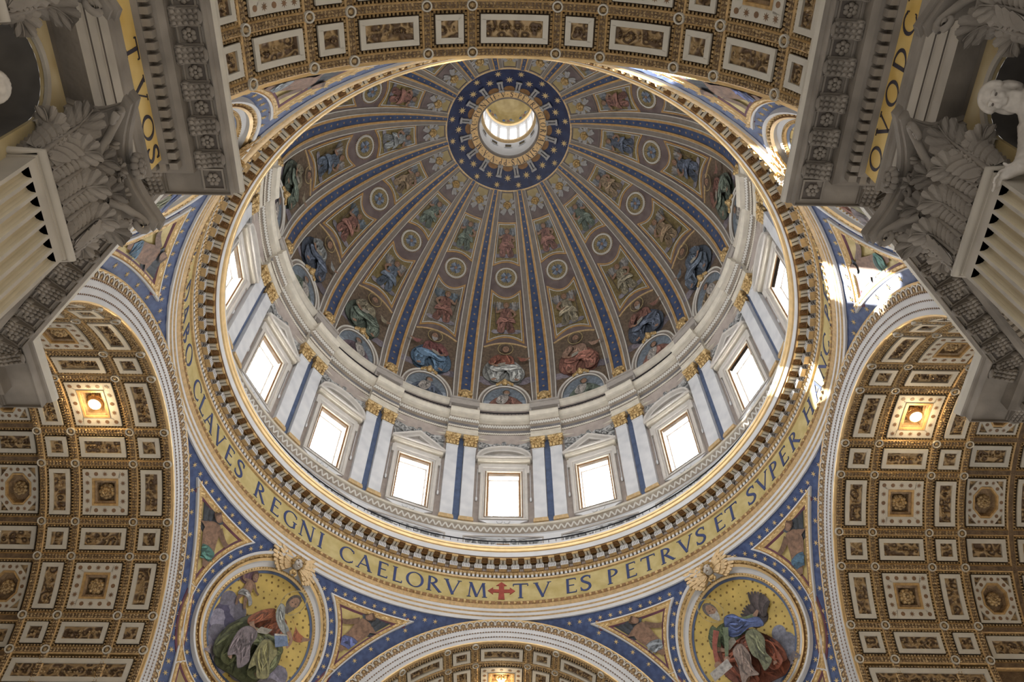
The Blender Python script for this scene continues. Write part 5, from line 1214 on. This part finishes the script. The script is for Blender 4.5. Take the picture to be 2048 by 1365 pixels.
# ================================================================ NAVE PIERS (left and right): entablature, giant pilasters, niches, statues
EP = [(-1.4, 26.25), (-.16, 26.2), (-.16, 26.78), (-.13, 26.82), (-.08, 26.82), (-.08, 27.36), (-.05, 27.4), (0, 27.4), (0, 27.98), (.05, 28.02), (.06, 28.3), (.13, 28.42), (.13, 28.6), (.02, 28.66), (0, 29.92), (.1, 29.96), (.2, 30.0), (.2, 30.44), (.62, 30.5), (.8, 30.72), (.8, 31.36), (1.82, 31.42), (1.86, 31.3), (1.9, 31.3), (1.9, 31.78), (2.0, 31.84), (2.02, 31.95), (2.1, 32.2), (2.1, 32.4), (-1.6, 32.5)]
EPM = [0, 1, 1, 2, 1, 1, 2, 1, 0, 0, 0, 0, 1, 3, 0, 0, 0, 0, 0, 0, 0, 0, 0, 0, 0, 0, 4, 4, 0]
def leaf_mesh(name, w, h, out, mt, lobes=5, n=22, m=10):
    """acanthus leaf: curling blade with deeply cut, ridged leaflets on both sides of a midrib"""
    mb = MB()
    def cl(t):
        if t < .62: return (out*.14*t/.62, h*t/.62*.86)
        q = (t-.62)/.38*2.5; return (out*.14+out*.42*(1-cos(q))*.7+out*.12*q, h*.86+h*.14*sin(q))
    def S(x, t, e=0.0):           # x across (metres), t along, e raised off the blade
        y, z = cl(t); y2, z2 = cl(min(1, t+.02)); y1, z1 = cl(max(0, t-.02)); ty, tz = y2-y1, z2-z1; l = hyp(ty, tz) or 1
        ny, nz = tz/l, -ty/l; d = e-.3*abs(x)**1.5/w**.5
        return (x, y+ny*d, z+nz*d)
    wl = lambda t: w*.5*(.55+.55*sin(PI*min(1, t*.85+.15)))*(1-.45*max(0, t-.8)/.2)
    g = [[S(-.95*wl(i/n)+1.9*wl(i/n)*j/m, i/n) for j in range(m+1)] for i in range(n+1)]; k = m+1
    mb.add([p for r in g for p in r], [(i*k+j, i*k+j+1, (i+1)*k+j+1, (i+1)*k+j) for i in range(n) for j in range(m)], 0, True)
    for s_ in (-1, 1):
        for q in range(8):
            t0 = .02+.108*q; t1 = min(1, t0+.17); W1 = wl(min(1, t0+.12))*1.02; ww = .07
            rows = []
            for i in range(6):
                f = i/5; t = t0+(t1-t0)*f**.8; x = W1*f; half = ww*(.5+1.0*sin(PI*min(1, f*.8+.14)))*(1.0 if f < .99 else .3)
                rows.append([S(s_*x, min(1, max(0, t-half)), .015), S(s_*x, t, .06+.09*sin(PI*f)), S(s_*x, min(1, t+half), .015)])
            vs = [p for r in rows for p in r]; mb.add(vs, [(3*i+j, 3*i+j+1, 3*i+4+j, 3*i+3+j) for i in range(5) for j in range(2)], 0, False)
    tube(mb, [S(0, i/14, .06) for i in range(15)], .055*w, 5, taper=lambda t: 1.3-t)
    for x in (-.14, .14): tube(mb, [S(x*w*(1-.6*i/10), .7*i/10, .05) for i in range(11)], .03*w, 5)
    return mb.mesh(name, mt)
LEAF = [leaf_mesh('acanthus_leaf', 1.12, 1.6, .85, 'travertine'), leaf_mesh('acanthus_leaf', 1.2, 2.3, .95, 'travertine'), leaf_mesh('acanthus_leaf', .7, .95, .5, 'travertine')]
def capital(root, M0):
    """giant Corinthian capital; M0: frame with x along the wall, y out of the wall, z up, origin at the astragal centre on the shaft face"""
    cap = node('capital', root); cap.matrix_local = M0
    P = lambda *a: None
    mb = MB()
    for (z0, z1, w0, w1, d0, d1) in ((.1, 2.6, 1.42, 1.5, .0, .1), (2.6, 3.35, 1.5, 1.72, .1, .5)):
        v = [(-w0, -.9, z0), (w0, -.9, z0), (w0, d0, z0), (-w0, d0, z0), (-w1, -.9, z1), (w1, -.9, z1), (w1, d1, z1), (-w1, d1, z1)]
        mb.add(v, [(0, 1, 5, 4), (1, 2, 6, 5), (2, 3, 7, 6), (3, 0, 4, 7), (4, 5, 6, 7), (0, 3, 2, 1)])
    mb.build('bell', 'travertine', cap)
    for x in (-1.05, 0, 1.05): link_mesh('acanthus_leaf', LEAF[0], cap, Matrix.Translation((x, .08, .12)))
    for s in (-1, 1):
        link_mesh('acanthus_leaf', LEAF[0], cap, Matrix.Translation((s*1.55, -.42, .12)) @ Matrix.Rotation(-s*PI/2, 4, 'Z'))
    for x in (-.53, .53): link_mesh('acanthus_leaf', LEAF[1], cap, Matrix.Translation((x, .04, .2)))
    for s in (-1, 1): link_mesh('acanthus_leaf', LEAF[1], cap, Matrix.Translation((s*1.5, .0, .2)) @ Matrix.Rotation(-s*PI/4, 4, 'Z'))
    link_mesh('acanthus_leaf', LEAF[2], cap, Matrix.Translation((0, .35, 2.25)))
    for s in (-1, 1): link_mesh('acanthus_leaf', LEAF[2], cap, Matrix.Translation((s*.75, .3, 2.2)) @ Matrix.Rotation(-s*.5, 4, 'Z'))
    for s in (-1, 1):
        pts = [(s*.7, .4, 2.2), (s*1.1, .62, 2.75), (s*1.6, .9, 3.1)]
        for q in range(15): a = PI/2-q*.55; r = .34*(1-q/17); pts.append((s*(1.72+r*cos(a)*.75), .98+r*cos(a)*.55, 2.82+r*sin(a)))
        mb = MB(); tube(mb, pts, .14, 7, taper=lambda t: 1-.55*t); mb.build('volute', 'travertine', cap)
        mb = MB(); pts = [(s*.55, .45, 2.35), (s*.35, .6, 2.9)]
        for q in range(12): a = PI/2-q*.6; r = .24*(1-q/14); pts.append((s*(.3-r*cos(a)), .65, 2.95+r*sin(a)))
        tube(mb, pts, .09, 6, taper=lambda t: 1-.5*t); mb.build('inner_volute', 'travertine', cap)
    # abacus with concave sides and horns
    mb = MB(); front = [(-2.22, 1.12)]+[(-1.95+3.9*i/12, 1.28-.62*sin(PI*i/12)) for i in range(13)]+[(2.22, 1.12)]
    side = lambda s: [(s*(1.95-.28*sin(PI*i/6)), .95-1.9*i/6) for i in range(7)]
    outl = front+side(1)+side(-1)[::-1]
    for (o, z0, z1) in ((.0, 3.35, 3.6), (.09, 3.6, 3.95)):
        pl = [(x*(1+o*.35), y+(o if y > .5 else 0)) for x, y in outl]; n = len(pl)
        mb.add([(x, y, z0) for x, y in pl]+[(x, y, z1) for x, y in pl], [(i, (i+1) % n, n+(i+1) % n, n+i) for i in range(n)]); mb.add([(x, y, z0) for x, y in pl], [tuple(range(n))[::-1]]); mb.add([(x, y, z1) for x, y in pl], [tuple(range(n))])
    mb.build('abacus', 'travertine', cap)
    mb = MB(); M = lambda x, y, z: (x, .95+z, 3.45+y)
    for q in range(10): a = 2*PI*q/10; blobs(mb, (.3*cos(a), .3*sin(a), .1), (.15, .15, .14), M=M, nu=6, nv=4)
    for q in range(6): a = 2*PI*q/6; blobs(mb, (.14*cos(a), .14*sin(a), .22), (.12, .12, .1), M=M, nu=6, nv=4)
    tube(mb, [(-.05, .3, 3.4), (0, 1.0, 3.45)], .08, 6); mb.build('flower', 'travertine', cap)
    mb = MB(); tube(mb, [(-1.62, -.9, -.02), (-1.62, .1, -.02), (1.62, .1, -.02), (1.62, -.9, -.02)], .13, 8); box(mb, -1.55, 1.55, -.9, .03, -.22, -.1); mb.build('astragal', 'travertine_light', cap)
    return cap
def shaft_mesh(z0, z1):
    mb = MB(); W = 1.5; nf = 7; fw = .31; gap = (2*W-nf*fw)/(nf+1); prof = [(-W, -.9), (-W, 0)]; x = -W+gap
    caps = []
    for i in range(nf):
        prof.append((x, 0)); c = x+fw/2
        pts = [(c-fw/2*cos(PI*k/6), -fw*.75*sin(PI*k/6)) for k in range(1, 6)]; prof += pts; prof.append((x+fw, 0)); caps.append([(x, 0)]+pts+[(x+fw, 0)]); x += fw+gap
    prof += [(W, 0), (W, -.9)]
    for a, b in zip(prof[:-1], prof[1:]):
        fl = a[1] < -1e-6 and a[1] > -.5 or b[1] < -1e-6 and b[1] > -.5
        mb.add([(a[0], a[1], z0), (b[0], b[1], z0), (b[0], b[1], z1), (a[0], a[1], z1)], [(0, 1, 2, 3)], 1 if fl else 0)
    for c in caps: mb.add([(x, y, z1) for x, y in c], [tuple(range(len(c)))], 2)  # flute ends coloured dark for the shade under their tops
    box(mb, -W, W, -.9, 0.0, z1, z1+.5, mi=0)
    return mb.mesh('fluted_shaft', ['travertine_light', 'flute_marble', 'travertine_dark'])
SHAFT = shaft_mesh(6.0, 21.5)
mb = MB(); box(mb, -.12, .12, -.1, .2, -.42, 0); dent_me = mb.mesh('dentil', 'travertine')
mb = MB(); box(mb, -.36, .36, -.1, .95, -.12, 0)
for a, b in (((0, -.45), (.3, -.42)), ((.3, -.42), (.62, -.28)), ((.62, -.28), (.95, -.2))): mb.add([(-.3, a[0], a[1]), (.3, a[0], a[1]), (.3, b[0], b[1]), (-.3, b[0], b[1])], [(0, 1, 2, 3)])
for s in (-1, 1): mb.add([(s*.3, 0, -.45), (s*.3, .3, -.42), (s*.3, .62, -.28), (s*.3, .95, -.2), (s*.3, .95, -.1), (s*.3, 0, -.1)], [(0, 1, 2, 3, 4, 5)])
mb.add([(-.3, .95, -.2), (.3, .95, -.2), (.3, .95, -.1), (-.3, .95, -.1)], [(0, 1, 2, 3)])
for q in range(5):
    for s in (-1, 0, 1): blobs(mb, (s*.2, .12+.19*q, -.46+.055*q), (.1, .14, .07), nu=5, nv=3)
for s in (-1, 1): blobs(mb, (s*.3, .1, -.28), (.06, .2, .2), nu=6, nv=4)
blobs(mb, (0, .98, -.2), (.28, .1, .12), nu=6, nv=4); mod_me = mb.mesh('modillion', 'travertine')
mb = MB(); box(mb, -.36, .36, -.36, .36, -.02, .02, mi=1); M = lambda x, y, z: (x, y, -.02-z)
moulding(mb, M, [(-.36, -.36), (.36, -.36), (.36, .36), (-.36, .36)], [(0, 0), (0, .07), (-.07, .07), (-.07, 0)])
for q in range(6): a = PI/3*q; blobs(mb, (.17*cos(a), .17*sin(a), .05), (.12, .12, .07), M=M, nu=6, nv=4)
blobs(mb, (0, 0, .1), (.08, .08, .06), M=M, nu=6, nv=4); nros = mb.mesh('soffit_rosette', ['travertine', 'travertine_dark'])
mb = MB()
for q in range(3): blobs(mb, (0, 0, -.12*q), (.1, .12, .1), nu=6, nv=4)
def statue(sx):
    """carved figure leaning out of its niche: one body grown from overlapping volumes and fused"""
    side = 'right' if sx > 0 else 'left'
    t = thing('niche_statue', 'pale stone statue of a bearded robed figure leaning out of the %s niche' % side, 'statue', 'statues in the pier niches', loc=(sx*14.2, -26.45, 17.6) if sx > 0 else (-14.85, -26.5, 16.5)); mb = MB(); g = lambda p: (sx*-p[0], p[1], p[2])
    V = lambda c, s, nu=12, nv=9: blobs(mb, c, s, nu=nu, nv=nv, M=lambda x, y, z: (-sx*x, y, z))
    V0 = V
    def limb(pts, r0, r1):
        m = 10; c = crom(pts, 5, False)
        for i, p in enumerate(c): t_ = i/(len(c)-1); r = r0+(r1-r0)*t_; V(p, (r, r, r), 8, 6)
    V((0, 0, 1.2), (.72, .95, 2.2)); V((.08, .0, 3.2), (.58, .82, 1.35)); V((.15, 0, 4.5), (.52, .88, .95)); V((.2, 0, 5.2), (.42, .8, .5))
    for y in (-.6, -.25, .15, .5): limb([(.55, y, .2), (.62, y*.9, 2.0), (.5, y*.7, 3.8), (.45, y*.5, 4.8)], .16, .12)
    limb([(.2, .72, 5.1), (.45, 1.15, 4.5), (.85, 1.45, 3.95)], .33, .2); limb([(.75, 1.4, 4.05), (1.1, 1.65, 4.0)], .24, .16)
    limb([(.2, -.72, 5.1), (.5, -.95, 4.2), (.95, -.5, 4.0)], .33, .18)
    limb([(.25, .0, 5.5), (.42, .05, 5.85)], .27, .24)
    def tip(p):                    # the head is bowed forward on the neck
        x, y, z = p[0]-.42, p[1], p[2]-5.8; a = .85; return (.42+x*cos(a)+z*sin(a), y, 5.8-x*sin(a)+z*cos(a))
    V = lambda c, s, nu=12, nv=9: blobs(mb, c, s, nu=nu, nv=nv, M=lambda x, y, z: (lambda q: (-sx*q[0], q[1], q[2]))(tip((x, y, z))))
    V((.62, .1, 6.18), (.37, .33, .45), 16, 12); V((.5, .1, 6.34), (.44, .4, .36), 14, 10)
    for q in range(13):            # wavy hair framing the face
        a = PI*q/12; V((.72-.1*sin(a), .1+.38*cos(a), 6.3+.34*sin(a)), (.15, .1, .12), 8, 6)
    for s in (-1, 1):
        V((.45, .1+s*.36, 6.0), (.2, .12, .3), 8, 6); V((.9, .1+s*.15, 6.1), (.1, .1, .1), 8, 6); V((.93, .1+s*.14, 6.32), (.09, .13, .045), 8, 6)
    V((1.0, .1, 6.18), (.1, .075, .16), 8, 6); V((.97, .1, 6.05), (.09, .1, .06), 8, 6); V((.94, .1, 5.93), (.08, .13, .04), 8, 6)
    for q in range(7): y = -.24+.08*q; V((.84-.25*abs(y), .1+y, 5.76-.1*cos(y*6)), (.12, .075, .22), 8, 6)
    for s in (-1, 1): V((.62, .1+s*.35, 6.15), (.08, .06, .12), 8, 6)
    V = V0
    for q in range(5): y = 1.5+.09*q; limb([(1.1, 1.5+.1*q, 4.02), (1.3, 1.56+.11*q, 3.98+.02*(q % 2)), (1.42+.05*(q in (1, 2)), 1.6+.115*q, 3.86)], .06, .045)
    limb([(1.0, 1.5, 4.1), (1.15, 1.42, 4.2)], .07, .05)
    o = mb.build('body', 'skin_stone', t)
    rm = o.modifiers.new('fuse', 'REMESH'); rm.mode = 'VOXEL'; rm.voxel_size = .04; rm.use_smooth_shade = True
    mb = MB()
    V = lambda c, s, nu=12, nv=9: blobs(mb, c, s, nu=nu, nv=nv, M=lambda x, y, z: (lambda q: (-sx*q[0], q[1], q[2]))(tip((x, y, z))))
    for s in (-1, 1): V((.955, .1+s*.14, 6.23), (.04, .06, .03), 7, 5)
    mb.build('eyes', 'travertine_dark', t)
for sx, side in ((-1, 'left'), (1, 'right')):
    X = lambda x: sx*x
    ent = thing('trim_%d' % (2 if sx < 0 else 3), 'grey stone entablature with lettered gold frieze along the %s nave pier' % side, 'entablature', kind='structure')
    path = [(X(13), -50), (X(13), -21.85), (X(14.85), -21.85), (X(23.2), -13.5), (X(23.2), -11.4), (X(46), -11.4)]
    mb = MB(); sweep_plan(mb, path, EP, EPM, side=-1 if sx < 0 else 1); mb.build('mouldings', ['travertine', 'travertine_light', 'travertine_dark', 'gold_nave', 'coffer_white'], ent)
    # dentils, modillions and soffit rosettes follow each straight run
    runs = [(Vector((X(13), -33.0)), Vector((X(13), -21.85)), 'n'), (Vector((X(14.85), -21.85)), Vector((X(23.2), -13.5)), 'd'), (Vector((X(23.2), -13.5)), Vector((X(23.2), -11.4)), 't'), (Vector((X(23.2), -11.4)), Vector((X(34), -11.4)), 'e'), (Vector((X(13), -21.85)), Vector((X(14.85), -21.85)), 'r')]
    for a, b, kd in runs:
        d = (b-a).normalized(); nrm = Vector((-d.y, d.x))*(-1 if sx < 0 else 1); ln_ = (b-a).length
        def fm(s, off, z): p = a+d*s+nrm*off; return Matrix(((d.x, nrm.x, 0, p.x), (d.y, nrm.y, 0, p.y), (0, 0, 1, z), (0, 0, 0, 1)))
        s0 = {'n': ln_+.3, 'd': ln_+.25, 't': ln_+.3, 'e': ln_-.2, 'r': ln_*.5+.3}[kd]; s = s0
        lo = {'n': 0, 'd': -.6, 't': .2, 'e': 0, 'r': -.2}[kd]
        while s > lo: link_mesh('dentil', dent_me, ent, fm(s, .3, 30.46)); s -= .39
        s = {'n': ln_+.4, 'd': ln_*.5+1.3*4+.3, 't': ln_*.5+.2, 'e': ln_-.3, 'r': ln_*.5}[kd]
        while s > lo+(.9 if kd == 'd' else 0): link_mesh('modillion', mod_me, ent, fm(s, .82, 31.42)); s -= 1.3
        s = {'n': ln_+.4-.65, 'd': ln_*.5+1.3*4-.35, 't': -9, 'e': ln_-.95, 'r': -9}[kd]
        while s > lo+(.9 if kd == 'd' else 0): link_mesh('soffit_rosette', nros, ent, fm(s, 1.3, 31.4)); s -= 1.3
    link_mesh('soffit_rosette', nros, ent, Matrix.Translation((X(11.72), -20.6, 31.4)))
    # gilt frieze letters
    MNf = lambda u, v, h=0.0: (X(13-h), u*(1 if sx < 0 else -1), 28.72+v)
    VL = .03
    let = [('T', -25.85), ('V', -24.5), ('O', -23.2), ('S', -22.28), ('S', -28.3), ('E', -29.4), ('R', -30.5), ('T', -31.6)] if sx < 0 else [('Q', -22.62), ('V', -23.75), ('O', -24.95), ('D', -26.1), ('C', -27.2), ('V', -28.3), ('M', -29.5)]
    for c, y in let:
        w = glyph(c)[0]*.98; u = (y if sx < 0 else -y)-w/2; mb = MB(); letter(mb, MNf, c, u, .1, .98, .03, .03); mb.build('letter', 'letter_dark', ent)
    # pier wall with its niche
    wl = thing('wall_%s' % side, 'stone nave pier wall with a niche between giant pilasters, %s side' % side, 'wall', kind='structure')
    MN = lambda u, v, h=0.0: (X(13.9-h), u*(-sx), v)        # u increases to the viewer's right
    uc = 26.45*sx; niche = [(uc+1.32*cos(a), 23.6+1.32*sin(a)) for a in [PI*i/18 for i in range(19)]]+[(uc-1.32, 8), (uc+1.32, 8)]
    lo_, hi_ = sorted((26.45*sx-1.9, 26.45*sx+1.9))
    mb = MB(); patch(mb, MN, [(lo_, 6), (hi_, 6), (hi_, 25.75), (lo_, 25.75)], .12, .12, holes=[niche]); mb.build('yellow_panel', 'yellow_marble', wl)
    mb = MB(); patch(mb, MN, [(min(50*sx, 21.6*sx), -1.6), (max(50*sx, 21.6*sx), -1.6), (max(50*sx, 21.6*sx), 26.4), (min(50*sx, 21.6*sx), 26.4)], 0, holes=[niche]); mb.build('pier_face', 'travertine', wl)
    mb = MB(); moulding(mb, MN, niche[:19], [(0, .1), (0, .22), (-.2, .22), (-.24, .1)] if True else [], closed=False); mb.build('niche_archivolt', 'travertine_light', wl)
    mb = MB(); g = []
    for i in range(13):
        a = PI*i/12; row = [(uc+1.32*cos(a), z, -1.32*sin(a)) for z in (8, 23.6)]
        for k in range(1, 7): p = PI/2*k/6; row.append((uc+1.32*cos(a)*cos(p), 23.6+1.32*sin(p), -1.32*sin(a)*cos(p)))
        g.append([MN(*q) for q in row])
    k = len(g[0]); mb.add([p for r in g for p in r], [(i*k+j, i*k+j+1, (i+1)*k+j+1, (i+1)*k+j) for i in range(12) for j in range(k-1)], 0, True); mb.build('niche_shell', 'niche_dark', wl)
    mb = MB(); P = [Vector((X(13.9), -21.6)), Vector((X(15.2), -22.2)), Vector((X(23.5), -13.9)), Vector((X(24.2), -12.2)), Vector((X(46), -12.2))]
    for a, b in zip(P[:-1], P[1:]): mb.add([(a.x, a.y, -1.6), (b.x, b.y, -1.6), (b.x, b.y, 26.4), (a.x, a.y, 26.4)], [(0, 1, 2, 3)])
    mb.build('diagonal_face', 'travertine', wl)
    for yc, wd in ((-23.15, 'nearest the dome'), (-29.75, 'farther from the dome')):
        p = thing('giant_pilaster', 'giant fluted pilaster with carved leafy capital on the %s pier, %s' % (side, wd), 'pilaster', 'giant pilasters of the nave piers')
        Fm = Matrix(((0, -sx, 0, X(13.0)), (sx*1.0, 0, 0, yc), (0, 0, 1, 0), (0, 0, 0, 1)))
        link_mesh('fluted_shaft', SHAFT, p, Fm); capital(p, Fm @ Matrix.Translation((0, 0, 22.15)))
    statue(sx)
